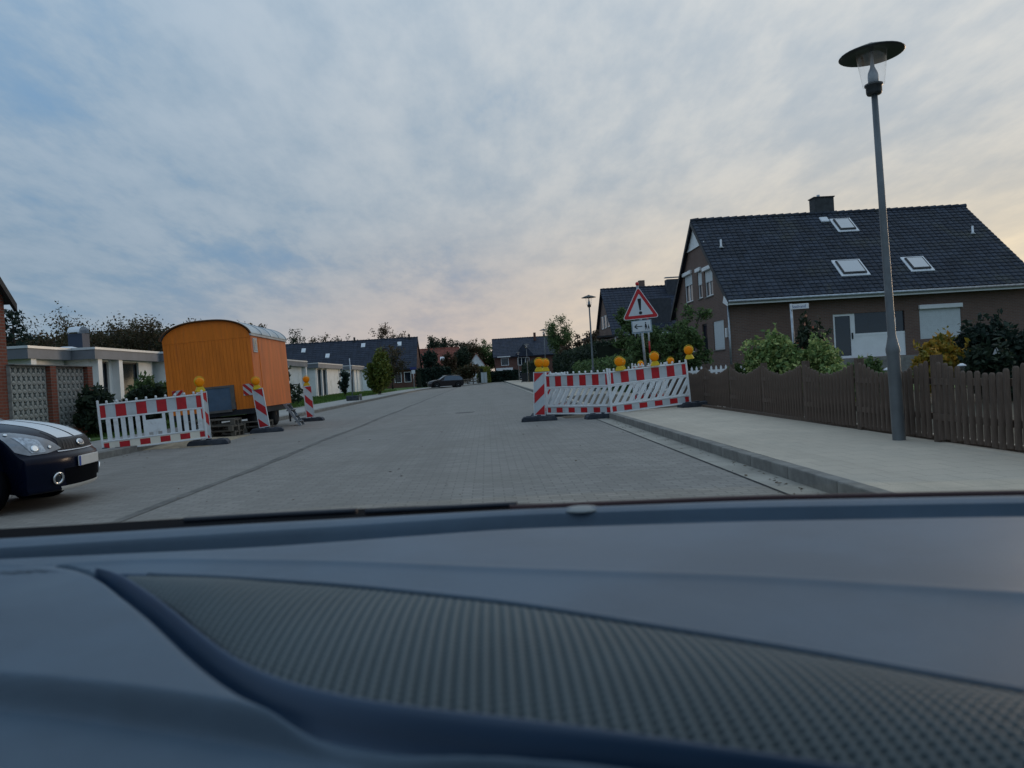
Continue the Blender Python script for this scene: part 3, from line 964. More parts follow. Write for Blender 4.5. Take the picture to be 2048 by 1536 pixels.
# ------------------------------------------------------------------ road barriers
def clip_poly(poly, x0, x1, z0, z1):
    for ax, lim, keep in ((0, x0, 1), (0, x1, -1), (1, z0, 1), (1, z1, -1)):
        out = []
        for i in range(len(poly)):
            a, b_ = poly[i - 1], poly[i]
            ia, ib = (a[ax] - lim) * keep >= 0, (b_[ax] - lim) * keep >= 0
            if ia != ib:
                tt = (lim - a[ax]) / (b_[ax] - a[ax])
                out.append((a[0] + (b_[0] - a[0]) * tt, a[1] + (b_[1] - a[1]) * tt))
            if ib:
                out.append(b_)
        poly = out
        if not poly:
            return poly
    return poly


def make_barrier(slanted, cream, label):
    """2 m x 1 m plastic barrier, local x 0..2, front faces -y, feet level z=0"""
    t = thing('road_barrier', label, 'barrier')
    for x in (.022, 1.978):
        MB().box(x - .022, x + .022, -.022, .022, .02, 1.06).build('post', white_pl, t, bevel=.008)
    for z0, z1, dd in ((.955, .985, .022), (.665, .695, .02), (.205, .235, .02), (.025, .055, .022)):
        MB().box(.0445, 1.9555, -dd, dd, z0, z1).build('rail', white_pl, t, bevel=.006)
    MB().box(.0445, 1.9555, -.008, .012, .6955, .9545).build('upper_board', refl_w, t)
    MB().box(.0445, 1.9555, -.008, .012, .0555, .2045).build('lower_board', refl_c if cream else refl_w, t)
    spans = [(.05, .145), (.33, .52), (.71, .90), (1.09, 1.28), (1.47, 1.66), (1.855, 1.95)]
    for a, b_ in spans:
        MB().box(a, b_, -.0115, -.0085, .702, .948).build('red_field', red_f, t)
        MB().box(a, b_, -.0115, -.0085, .072, .188).build('red_field', red_f, t)
    for i in range(1, 11):
        x = i * .182
        MB().lathe([(.022, .985), (.022, 1.03), (.014, 1.042)], 10, Matrix.Translation((x, 0, 0))).build('knob', white_pl, t)
    if not slanted:
        for i in range(5):
            x = .13 + i * .135
            MB().box(x - .0 , x + .085, -.012, .012, .2355, .6645).build('slat', white_pl, t)
        for i in range(5):
            x = 1.30 + i * .135
            MB().box(x, x + .085, -.012, .012, .2355, .6645).build('slat', white_pl, t)
        MB().box(.80, 1.23, -.012, .012, .30, .56).build('centre_plate', white_pl, t)
        MB().box(.80, .86, -.012, .012, .56, .6645).build('slat', white_pl, t)
        MB().box(1.17, 1.23, -.012, .012, .56, .6645).build('slat', white_pl, t)
        for x in (.80, .97, 1.14):
            MB().box(x, x + .09, -.012, .012, .2355, .30).build('slat', white_pl, t)
    else:
        for z0, z1 in ((.2355, .262), (.638, .6645)):
            MB().box(.0445, 1.9555, -.012, .012, z0, z1).build('slot_edge', white_pl, t)
        for i in range(-2, 12):
            xa = .10 + i * .178
            dx_ = .26
            poly = clip_poly([(xa, .262), (xa + .098, .262), (xa + .098 + dx_, .638), (xa + dx_, .638)], .0445, 1.9555, .2625, .6375)
            if len(poly) >= 3:
                MB().prism(poly, -.0115, .0115, 'y').build('slat', white_pl, t)
    return t


def make_foot():
    t = MB()
    t.prism([(-.42, 0), (.42, 0), (.41, .055), (.36, .11), (-.36, .11), (-.41, .055)], -.19, .19, 'y')
    t.box(-.30, -.18, -.10, .10, .105, .125)
    t.box(.18, .30, -.10, .10, .105, .125)
    t.box(-.05, .05, -.06, .06, .105, .135)
    return t.mesh('rubber_foot', rubber)


FOOT = make_foot()


def foot(x, y, z, rz, label):
    o = obj('rubber_foot', FOOT, None, (x, y, z), (0, 0, rz), bevel=.015, seg=2)
    return tag(o, label, 'barrier foot', 'rubber barrier feet')


def place_barrier(proto, used, pa, pb, za, zb, label, tilt=0):
    (xa, ya), (xb, yb) = pa, pb
    an = math.atan2(yb - ya, xb - xa)
    ry = -math.atan2(zb - za, math.hypot(xb - xa, yb - ya))
    rot = Euler((tilt, ry, an), 'XYZ')
    if not used:
        proto.location, proto.rotation_euler = (xa, ya, za), rot
        tag(proto, label, None, 'red and white road barriers')
        return proto
    return dup(proto, (xa, ya, za), rot, label, 'red and white road barriers')


BA = make_barrier(False, True, 'barrier')
place_barrier(BA, False, (-7.82, 15.75), (-6.08, 16.5), .03, .12, 'red and white barrier with upright slats in front of the orange trailer', 0)
foot(-7.75, 15.72, .0, R(25), 'rubber foot under the car side end of the upright slatted barrier')
foot(-6.02, 16.68, .0, R(10), 'rubber foot joining the slatted barrier and its striped beacon')
BB = make_barrier(True, False, 'barrier')
place_barrier(BB, False, (1.42, 18.75), (2.74, 17.35), .07, .06, 'slotted red and white barrier standing on the road behind the striped beacon')
BB2 = place_barrier(BB, True, (2.76, 17.3), (4.83, 17.75), .07, .19, 'slotted red and white barrier rising across the pavement to the wooden fence')
foot(2.62, 17.5, .0, R(5), 'rubber foot where the two slotted barriers meet at the kerb')
foot(4.85, 17.75, .12, R(8), 'rubber foot on the pavement against the wooden fence')
foot(3.95, 18.6, .124, R(3), 'rubber foot seen beneath the barrier on the pavement')
foot(1.75, 19.3, .004, R(12), 'rubber foot beneath the barrier standing on the road')
b2 = place_barrier(BB, True, (4.0, 21.0), (5.25, 22.4), .17, .17, 'rear barrier whose knobs show above the one on the pavement')
b3 = place_barrier(BB, True, (1.70, 20.4), (2.28, 22.3), .05, .05, 'barrier running along the road behind the nearest slotted one')

# ------------------------------------------------------------------ striped beacons
def make_beacon(slope, label):
    t = thing('striped_beacon', label, 'beacon')
    MB().box(-.125, .125, -.012, .018, .0, 1.0).build('board', refl_w, t)
    for x0_, x1_, z0_, z1_ in ((-.137, -.1255, -.01, 1.012), (.1255, .137, -.01, 1.012), (-.1255, .1255, 1.0005, 1.012), (-.1255, .1255, -.01, -.0005)):
        MB().box(x0_, x1_, -.02, .022, z0_, z1_).build('edge', white_pl, t)
    for k in range(4):
        z = -.11 + k * .50
        dz_ = .25 * slope
        poly = clip_poly([(-.125, z - dz_ / 2), (.125, z + dz_ / 2), (.125, z + dz_ / 2 + .235), (-.125, z - dz_ / 2 + .235)], -.118, .118, .012, .988)
        if len(poly) >= 3:
            MB().prism(poly, -.0155, -.0125, 'y').build('red_stripe', red_f, t)
    MB().box(-.03, .03, -.025, .025, -.13, -.0105).build('stake', steel, t)
    return t


def bottom_point(t):
    pass


BR = make_beacon(1, 'beacon')
BL = make_beacon(-1, 'beacon')


def put_beacon(proto, first, x, y, z, rz, tilt, label):
    rot = Euler((0, tilt, rz))
    if first:
        proto.location, proto.rotation_euler = (x, y, z), rot
        tag(proto, label, None, 'red and white striped beacons')
        return proto
    return dup(proto, (x, y, z), rot, label, 'red and white striped beacons')


K1 = put_beacon(BR, True, 1.19, 18.0, .13, R(0), R(2.6), 'striped beacon at the road end of the slotted barriers, two amber lights above')
K2 = put_beacon(BR, False, 1.47, 19.35, .13, R(4), R(1), 'striped beacon peeking out behind the one on the road')
K3 = put_beacon(BL, True, -6.10, 16.75, .13, R(66), R(-3), 'striped beacon turned edge-on at the end of the slatted barrier')
K4 = put_beacon(BL, False, -5.84, 20.2, .14, R(2), R(-7), 'striped beacon leaning in front of the orange trailer')
K5 = put_beacon(BL, False, -5.75, 25.0, .13, R(35), R(-2.5), 'striped beacon standing alone beyond the orange trailer')
foot(1.17, 17.95, .0, R(-2), 'rubber foot of the striped beacon on the road')
foot(1.5, 19.45, .0, R(8), 'rubber foot of the hidden second beacon on the road')
foot(-5.78, 20.2, .0, R(12), 'dusty rubber foot of the leaning beacon by the trailer')
foot(-5.75, 25.05, .0, R(3), 'rubber foot of the lone beacon beyond the trailer')

# ------------------------------------------------------------------ amber warning lights
def make_light():
    t = thing('warning_light', 'light', 'warning light')
    MB().prism([(-.095, 0), (.095, 0), (.10, .025), (.06, .105), (-.06, .105), (-.10, .025)], -.045, .045, 'y').build('battery_case', yellow_pl, t, bevel=.01, seg=2)
    rm = Matrix.Translation((0, 0, .205)) @ Matrix.Rotation(R(90), 4, 'X')
    MB().lathe([(.096, -.016), (.105, -.016), (.105, .016), (.096, .016), (.096, -.016)], 28, rm, close=False).build('ring', yellow_pl, t)
    MB().lathe([(.005, -.060), (.05, -.057), (.085, -.050), (.097, -.035), (.095, -.015), (.095, .015), (.097, .035), (.085, .050), (.05, .057), (.005, .060)], 28, rm).build('lens', amber, t)
    MB().tube([(.112 * math.cos(a), 0,        .212 + .118 * math.sin(a)) for a in np.linspace(R(5), R(175), 14)], .007, 6).build('carry_handle', yellow_pl, t)
    return t


LI = make_light()
first = True
for x, y, z, rz, tl, lb in (
        (1.235, 18.0, 1.147, 0, R(2), 'amber warning light on top of the nearest road beacon'),
        (1.49, 19.35, 1.147, 15, R(1), 'amber warning light on the second beacon, tucked behind the first'),
        (3.02, 17.3, 1.06, -12, R(-3), 'amber warning light above the joint of the two slotted barriers'),
        (3.98, 22.4, 1.08, 10, R(0), 'amber warning light just behind the one at the barrier joint'),
        (3.86, 17.45, 1.125, 3, R(-4), 'amber warning light on the middle of the pavement barrier'),
        (4.56, 22.6, .98, 25, R(2), 'smaller amber light half hidden beside the middle one'),
        (4.72, 17.68, 1.23, -30, R(-3), 'amber warning light at the fence end of the pavement barrier'),
        (5.45, 22.5, 1.03, 5, R(-4), 'amber light low behind the pavement barrier near the fence'),
        (-6.16, 16.75, 1.147, 40, R(-3), 'yellow amber light on the edge-on beacon by the slatted barrier'),
        (-5.97, 20.2, 1.13, 30, R(-7), 'yellow amber light on the leaning beacon at the trailer corner'),
        (-5.80, 25.0, 1.147, 8, R(-2), 'amber light on the lone beacon beyond the trailer')):
    rot = Euler((0, tl, R(rz)))
    if first:
        LI.location, LI.rotation_euler = (x, y, z), rot
        tag(LI, lb, None, 'amber warning lights')
        first = False
    else:
        dup(LI, (x, y, z), rot, lb, 'amber warning lights')

# ------------------------------------------------------------------ warning sign
def rounded_tri(side, rad, cz=0.0):
    h = side * math.sqrt(3) / 2
    c = [(-side / 2, -h / 3), (side / 2, -h / 3), (0, 2 * h / 3)]
    pts = []
    for k in range(3):
        cx_, cz_ = c[k]
        L = math.hypot(cx_, cz_)
        ccx, ccz = cx_ * (1 - 2 * rad / L), cz_ * (1 - 2 * rad / L)
        base = math.atan2(cz_, cx_)
        for q in np.linspace(-60, 60, 7):
            a = base + R(q)
            pts.append((ccx + rad * math.cos(a), ccz + rad * math.sin(a) + cz))
    return pts


sg = thing('warning_sign', 'triangular warning sign with exclamation mark and arrow plate on a leaning post', 'road sign', (4.12, 19.5, .12), (0, R(-2.6), 0))
sgn_w = M('sign_white', (.60, .64, .67), .4, .03, 4)
sgn_b = M('sign_black', (.008, .010, .014), .5, .1, 5)
cz = 2.50
MB().prism(rounded_tri(.96, .05, cz), -.006, .006, 'y').build('triangle_plate', white_pl, sg)
MB().prism(rounded_tri(.91, .04, cz), -.0085, -.0065, 'y').build('red_border', red_f, sg)
MB().prism(rounded_tri(.64, .012, cz), -.011, -.009, 'y').build('white_face', sgn_w, sg)
MB().prism([(-.042, cz + .24), (.042, cz + .24), (.045, cz + .2), (.018, cz - .06), (-.018, cz - .06), (-.045, cz + .2)], -.0135, -.0115, 'y').build('exclamation_bar', sgn_b, sg)
MB().prism([(.042 * math.cos(a), cz - .125 + .042 * math.sin(a)) for a in np.linspace(0, 2 * math.pi, 17)[:-1]], -.0135, -.0115, 'y').build('exclamation_dot', sgn_b, sg)
MB().lathe([(.03, 3.08), (.045, 3.1), (.045, 3.15), (.02, 3.17)], 10, Matrix.Translation((0, .05, 0))).build('post_cap', red_f, sg)
MB().lathe([(.032, -.1), (.032, 3.1)], 12, Matrix.Translation((0, .05, 0))).build('post', steel, sg)
MB().box(-.26, .26, .008, .014, 1.86, 2.19).build('rear_plate', M('plate_blue_grey', (.28, .36, .42), .5, .05, 5), sg)
pl = MB().box(-.235, .225, -.004, .004, 1.90, 2.165).build('arrow_plate', white_pl, sg, bevel=.003)
MB().box(-.222, .212, -.0065, -.0045, 1.912, 2.153).build('arrow_field', sgn_w, pl)
MB().box(-.16, .01, -.009, -.007, 2.022, 2.044).build('arrow_shaft', sgn_b, pl)
for s_ in (1, -1):
    MB().prism([(-.20, 2.033), (-.165, 2.033), (-.105, 2.033 + s_ * .055), (-.135, 2.033 + s_ * .062)], -.009, -.007, 'y').build('arrow_head', sgn_b, pl)
ped = MB()
ped.prism([(.10 + .016 * math.cos(a), 2.115 + .018 * math.sin(a)) for a in np.linspace(0, 2 * math.pi, 11)[:-1]], -.009, -.007, 'y')
ped.prism([(.085, 2.09), (.115, 2.09), (.135, 2.0), (.07, 2.0)], -.009, -.007, 'y')
ped.prism([(.078, 2.0), (.095, 2.0), (.088, 1.935), (.076, 1.935)], -.009, -.007, 'y')
ped.prism([(.105, 2.0), (.124, 2.0), (.134, 1.935), (.12, 1.935)], -.009, -.007, 'y')
ped.build('pedestrian_symbol', sgn_b, pl)
chd = MB()
chd.prism([(.168 + .012 * math.cos(a), 2.045 + .013 * math.sin(a)) for a in np.linspace(0, 2 * math.pi, 11)[:-1]], -.009, -.007, 'y')
chd.prism([(.158, 2.028), (.178, 2.028), (.19, 1.975), (.148, 1.975)], -.009, -.007, 'y')
chd.prism([(.153, 1.975), (.164, 1.975), (.158, 1.935), (.15, 1.935)], -.009, -.007, 'y')
chd.prism([(.174, 1.975), (.185, 1.975), (.19, 1.935), (.18, 1.935)], -.009, -.007, 'y')
chd.build('child_symbol', sgn_b, pl)
p2 = thing('marker_pole', 'thin pole with red and white bands right behind the warning sign', 'pole', (4.27, 19.75, .12), (0, R(-.8), 0))
for i in range(7):
    MB().lathe([(.022, i * .33), (.022, (i + 1) * .33)], 10).build('band', white_pl if i < 4 or i % 2 else red_f, p2)

# ------------------------------------------------------------------ orange site trailer
tr = thing('site_trailer', 'orange wooden construction trailer with curved metal roof', 'trailer', (-7.20, 20.5, 0), (0, R(-2.3), R(1.2)))
HWD, LEN, ZB, ZS = 1.13, 3.9, .60, 2.55


def arch(x, lift=0):
    u = min(1, abs(x) / HWD)
    return ZS + lift + .44 * (1 - u ** 2.6) ** .62


nb = 25
for i in range(nb):
    a = -HWD + 2 * HWD * i / nb
    MB().box(a + .002, a + 2 * HWD / nb - .002, -.02 - random.uniform(0, .004), .0, ZB, 2.47).build('plank', orange_f, tr)
xs_ = [HWD * math.sin(q) for q in np.linspace(-math.pi / 2, math.pi / 2, 33)]
MB().prism([(-HWD, 2.475), (HWD, 2.475)] + [(x, arch(x) - .004) for x in xs_[::-1]], -.024, .0, 'y').build('arch_panel', orange_f, tr)
bd = MB()
bd.prism([(-HWD, ZB), (HWD, ZB)] + [(x, arch(x) - .01) for x in xs_[::-1]], .001, LEN, 'y')
bd.build('body', orange_s, tr)
rf = MB()
rows = []
for y in (-.07, .35, 1.25, 2.15, 3.05, LEN + .05):
    rows.append([(x * 1.035, y, arch(x, .012)) for x in xs_])
rows2 = [[(p[0] * 1.012, p[1], p[2] + .022) for p in r_] for r_ in rows]
rf.grid(rows)
rf.grid(rows2)
rf.grid([rows[0], rows2[0]])
rf.grid([rows[-1], rows2[-1]])
ro = rf.build('roof', roof_sheet, tr)
for y in (1.0, 1.95, 2.9, 3.8):
    MB().tube([(x * 1.05, y, arch(x, .038)) for x in xs_], .012, 6).build('roof_seam', roof_sheet, ro)
MB().tube([(x * 1.045, -.085, arch(x, .016)) for x in xs_], .02, 6).build('roof_trim', M('roof_trim', (.12, .055, .02), .6, .3, 5), ro)
MB().box(HWD + .001, HWD + .04, -.02, LEN, ZS - .03, ZS + .03).build('side_trim', roof_sheet, ro)
MB().box(HWD - .001, HWD + .012, .0, .70, ZB, ZS - .04).build('door', orange_s, tr)
MB().box(HWD + .0125, HWD + .022, .69, .72, ZB, ZS - .04).build('door_edge', orange_f, tr)
wn = MB().box(HWD + .0125, HWD + .035, .16, .52, 2.08, 2.46).build('window', M('window_frame_pale', (.6, .58, .55), .6, .1, 5), tr)
MB().box(HWD + .0355, HWD + .04, .20, .48, 2.12, 2.42).build('pane', glass_dk, wn)
MB().prism([(.22, 2.13), (.46, 2.13), (.34, 2.4)], HWD + .0405, HWD + .043, 'x').build('curtain', M('curtain', (.5, .5, .48), .8, .1, 5), wn)
for x0_, x1_ in ((-HWD + .05, -HWD + .2), (HWD - .2, HWD - .05)):
    MB().box(x0_, x1_, .05, LEN, ZB - .16, ZB - .001).build('chassis_beam', dark_metal, tr)
MB().box(-HWD, HWD, -.03, .06, ZB - .14, ZB - .002).build('cross_beam', dark_metal, tr)
# service hatch and its frame
hf = MB()
for a in ((-.22, -.16, .62, 1.26), (.50, .60, .62, 1.26), (-.16, .50, 1.21, 1.26), (-.16, .50, .56, .62)):
    hf.box(a[0], a[1], -.075, -.025, a[2], a[3])
ht = hf.build('service_hatch', M('hatch_frame', (.13, .12, .11), .7, .2, 5), tr)
MB().box(-.159, .499, -.06, -.0255, .621, 1.209).build('hatch_door', hatch_blue, ht)
MB().box(-.12, -.09, -.075, -.061, .8, .98).build('hatch_handle', dark_metal, ht)
for cx_, sl in ((-.86, 1), (.97, -1)):
    pl = MB().box(cx_ - .14, cx_ + .14, -.045, -.027, .95, 1.25).build('warning_plate', refl_w, tr)
    for k in range(3):
        z = .87 + k * .20
        poly = clip_poly([(cx_ - .14, z - .14 * sl), (cx_ + .14, z + .14 * sl), (cx_ + .14, z + .14 * sl + .1), (cx_ - .14, z - .14 * sl + .1)], cx_ - .138, cx_ + .138, .952, 1.248)
        if len(poly) >= 3:
            MB().prism(poly, -.049, -.0455, 'y').build('red_stripe', red_f, pl)
for y in (.55, 2.5):
    for sx in (-1, 1):
        rm = Matrix.Translation((sx * .88, y, .36)) @ Matrix.Rotation(R(90), 4, 'Y')
        wl = MB().lathe([(.2, -.1), (.33, -.1), (.36, -.06), (.36, .06), (.33, .1), (.2, .1)], 24, rm).build('wheel', tyre_m, tr)
        MB().lathe([(.03, -.105), (.19, -.08), (.19, .08), (.03, .105)], 18, rm).build('rim', M('rusty_rim', (.14, .09, .06), .7, .3, 10), wl)
    MB().tube([(-.88, y, .36), (.88, y, .36)], .045, 8).build('axle', dark_metal, tr)
MB().tube([(HWD - .06, LEN - .12, ZB - .16), (HWD - .06, LEN - .12, .02)], .03, 8).build('jack_leg', dark_metal, tr)
MB().tube([(-HWD + .06, LEN - .12, ZB - .16), (-HWD + .06, LEN - .12, .02)], .03, 8).build('jack_leg', dark_metal, tr)
MB().box(.55, .61, -.04, -.025, .52, .80).build('tail_bracket', dark_metal, tr)

st = thing('metal_steps', 'small metal steps leaning at the side of the orange trailer', 'steps', (-5.92, 22.9, 0), (0, 0, R(4)))
for y in (-.28, .28):
    MB().prism([(.36, 0), (.44, 0), (.02, .66), (-.08, .66)], y - .012, y + .012, 'y').build('stringer', steel, st)
for i in range(4):
    z = .1 + i * .17
    x = .36 - i * .108
    MB().box(x - .13, x + .05, -.265, .265, z, z + .025).build('tread', dark_metal, st)
    for k in range(5):
        MB().box(x - .12, x + .04, -.22 + k * .095, -.17 + k * .095, z + .0255, z + .032).build('grip_bar', steel, st)

# wooden pallets stacked beside the trailer
def make_pallet():
    t = thing('wooden_pallet', 'pallet', 'pallet')
    for i in range(5):
        MB().box(-.6, .6, -.4 + i * .175, -.4 + i * .175 + .10, .122, .144).build('top_board', wood_old, t)
    for i in range(3):
        MB().box(-.6 + i * .55, -.6 + i * .55 + .10, -.4, .4, .1, .1218).build('cross_board', wood_old, t)
        MB().box(-.6, .6, -.4 + i * .35, -.4 + i * .35 + .10, 0, .022).build('runner', wood_old, t)
        for k in range(3):
            MB().box(-.6 + k * .55, -.6 + k * .55 + .10, -.4 + i * .35, -.4 + i * .35 + .10, .0222, .0998).build('spacer', wood_old, t)
    return t


PP = make_pallet()
pal = [(-6.85, 19.45, 0, 2, 0, 'lowest pallet in the stack under the trailer hatch'), (-6.82, 19.42, .146, -6, 0, 'second pallet from the ground under the trailer hatch'),
       (-6.9, 19.5, .292, 5, 0, 'topmost pallet of the stack under the trailer hatch'), (-6.72, 19.5, .44, -14, R(-3), 'short tilted pallet lying on top of the stack under the hatch'),
       (-6.45, 20.75, .0, 8, 0, 'lower pallet beneath the trailer corner'), (-6.46, 20.73, .146, 1, 0, 'upper pallet beneath the trailer corner')]
for i, (x, y, z, rz, tl, lb) in enumerate(pal[:3] + pal[4:]):
    if i == 0:
        PP.location, PP.rotation_euler = (x, y, z), Euler((0, 0, R(rz)))
        tag(PP, lb, None, 'grey wooden pallets')
    else:
        dup(PP, (x, y, z), Euler((0, tl, R(rz))), lb, 'grey wooden pallets')

# ------------------------------------------------------------------ cars
def catmull(keys, t):
    n = len(keys)
    i = min(max(int(math.floor(t)), 0), n - 2)
    f = t - i
    p0, p1, p2, p3 = keys[max(i - 1, 0)], keys[i], keys[i + 1], keys[min(i + 2, n - 1)]
    return [.5 * ((2 * b_) + (-a + c) * f + (2 * a - 5 * b_ + 4 * c - e) * f * f + (-a + 3 * b_ - 3 * c + e) * f ** 3) for a, b_, c, e in zip(p0, p1, p2, p3)]


def car_surface(keys):
    def S(wv, t):
        x, z, hw, sw, dr = catmull(keys, t)
        a = abs(wv)
        return Vector((x - sw * a ** 2.6, wv * hw, z + dr * a ** 2.2))
    return S


def car_patch(S, lower, upper, ns=14, nr=6, off=.004):
    """ruled patch between two polylines in (w,t) space, pushed out along the normal"""
    def at(pl, s):
        q = s * (len(pl) - 1)
        i = min(int(q), len(pl) - 2)
        f = q - i
        return [a + (b_ - a) * f for a, b_ in zip(pl[i], pl[i + 1])]
    rows = []
    for i in range(nr + 1):
        row = []
        for j in range(ns + 1):
            a, b_ = at(lower, j / ns), at(upper, j / ns)
            wv, tv = a[0] + (b_[0] - a[0]) * i / nr, a[1] + (b_[1] - a[1]) * i / nr
            e = 1e-2
            p = S(wv, tv)
            du = S(wv + e, tv) - S(wv - e, tv)
            dt = S(wv, tv + e) - S(wv, tv - e)
            n_ = du.cross(dt).normalized()
            c = Vector((-1.8, 0, .55))
            if n_.dot(p - c) < 0:
                n_ = -n_
            row.append(p + n_ * off)
        rows.append(row)
    return MB().grid(rows)


HATCH = [(-.30, .19, .60, .22, 0), (-.03, .18, .74, .25, 0), (.005, .27, .78, .27, 0), (.025, .42, .80, .27, 0), (.015, .53, .81, .27, 0), (-.03, .585, .81, .29, .0),
         (-.10, .72, .81, .36, .03), (-.36, .855, .81, .24, -.03), (-.75, .94, .81, .12, -.06), (-1.12, .985, .80, .06, -.05),
         (-1.78, 1.36, .62, .06, -.04), (-2.3, 1.43, .60, .03, -.05), (-3.1, 1.40, .60, 0, -.05), (-3.62, 1.02, .68, -.05, -.02), (-3.84, .88, .78, -.1, 0), (-3.9, .5, .80, -.12, 0), (-3.8, .22, .74, -.1, 0)]


def build_car(t, keys, paint, zw=.30, tw=(.82, 3.28), light_t=True):
    S = car_surface(keys)
    nt = len(keys) - 1
    ws = [-1 + 2 * i / 28 for i in range(29)]
    bw = [k for k in range(nt + 1)]
    sh = MB()
    ts = [i / 5 for i in range(nt * 5 + 1)]
    glass_rng = [(9.15, 9.98), (12.1, 12.95)]
    rows = [[S(wv, tv) for wv in ws] for tv in ts]
    sh.grid(rows)
    # sides: belt line to sill, and greenhouse
    for sgn in (-1, 1):
        edge = [S(sgn, tv) for tv in ts]
        xf_, xb_ = edge[0].x, edge[-1].x
        mid = [Vector((p.x, sgn * min(.84, abs(p.y) + .05), .80 if 6.5 * 5 <= i <= 13.6 * 5 else p.z)) for i, p in enumerate(edge)]
        i0, i1 = int(6.4 * 5), int(13.8 * 5)
        up_ = [edge[i] for i in range(i0, i1 + 1)]
        md = [Vector((p.x, sgn * .835, min(p.z - .02, .86))) for p in up_]
        lo = [Vector((p.x, sgn * .80, .24)) for p in up_]
        sh.grid([up_, md])
        sh.grid([md, lo])
        fr_ = [edge[i] for i in range(0, i0 + 1)]
        sh.face([len(sh.v) + q for q in range(len(fr_) + 1)])
        sh.v += [tuple(p) for p in fr_] + [tuple(lo[0])]
        bk = [edge[i] for i in range(i1, len(edge))]
        sh.face([len(sh.v) + q for q in range(len(bk) + 1)])
        sh.v += [tuple(p) for p in bk] + [tuple(lo[-1])]
    sh.build('body', paint, t)
    car_patch(S, [(-.86, 9.12), (.86, 9.12)], [(-.92, 9.98), (.92, 9.98)], 16, 6, .005).build('windscreen', glass_dk, t)
    car_patch(S, [(-.85, 12.9), (.85, 12.9)], [(-.85, 12.15), (.85, 12.15)], 12, 5, .005).build('rear_window', glass_dk, t)
    for sgn in (-1, 1):
        q = [S(sgn, 9.35), S(sgn, 9.95), S(sgn, 11), S(sgn, 12.05), S(sgn, 12.75)]
        top = [p + Vector((0, sgn * .02, -.04)) for p in q]
        bot = [Vector((p.x + .04, sgn * .842, .885)) for p in q]
        top[0].z = .93
        MB().grid([top, bot], False).build('side_window', glass_dk, t)
    for x in tw:
        for sgn in (-1, 1):
            rm = Matrix.Translation((-x, sgn * .745, zw)) @ Matrix.Rotation(R(90), 4, 'X')
            wl = MB().lathe([(.19, -.1), (zw - .03, -.1), (zw, -.07), (zw, .07), (zw - .03, .1), (.19, .1)], 28, rm).build('wheel', tyre_m, t)
            MB().lathe([(.03, -.105), (.07, -.09), (.19, -.1), (.2, 0), (.19, .1), (.07, .09), (.03, .105)], 20, rm).build('rim', alloy, wl)
            MB().lathe([(zw + .05, -.09), (zw + .05, .098)], 28, rm).build('wheel_arch', black_m, t)
    return S


cr_ = thing('hatchback_car', 'dark blue hatchback with two white bonnet stripes nosing in from the roadside', 'car', (-4.52, 8.72, 0), (0, 0, R(6)))
S = build_car(cr_, HATCH, car_blk)
for a, b_ in ((-.40, -.03), (.03, .40)):
    car_patch(S, [(a, 6.06), (b_, 6.06)], [(a * 1.02, 9.0), (b_ * 1.02, 9.0)], 8, 30, .003).build('bonnet_stripe', car_stripe, cr_)
car_patch(S, [(-.52, 5.22), (0, 5.12), (.52, 5.22)], [(-.46, 5.93), (0, 5.97), (.46, 5.93)], 20, 6, .002).build('grille', M('grille_mesh', (.012, .013, .015), .5, .6, 90, .8, 160), cr_)
car_patch(S, [(-.55, 5.02), (0, 4.98), (.55, 5.02)], [(-.55, 5.12), (0, 5.06), (.55, 5.12)], 20, 2, .008).build('grille_trim', car_stripe, cr_)
for x in np.linspace(-.42, .42, 13):
    car_patch(S, [(x - .012, 5.2), (x + .012, 5.2)], [(x * .9 - .01, 5.92), (x * .9 + .01, 5.92)], 1, 4, .006).build('grille_bar', black_pl, cr_)
pb = S(0, 5.55)
nb_ = Matrix.Translation(pb + Vector((.012, 0, .004))) @ Matrix.Rotation(R(65), 4, 'Y')
bd_ = MB().lathe([(.075, -.004), (.075, .006), (.06, .010), (.005, .011)], 24, nb_ @ Matrix.Diagonal((.55, 1.15, 1, 1))).build('badge', chrome, cr_)
MB().lathe([(.05, .0105), (.05, .0125), (.005, .013)], 20, nb_ @ Matrix.Diagonal((.5, 1.2, 1, 1))).build('badge_field', M('badge_grey', (.35, .38, .42), .3, .05, 5), bd_)
hl_m = M('headlight_lens', (.12, .145, .18), .1, .3, 9, spec=.8, coat=1.0)
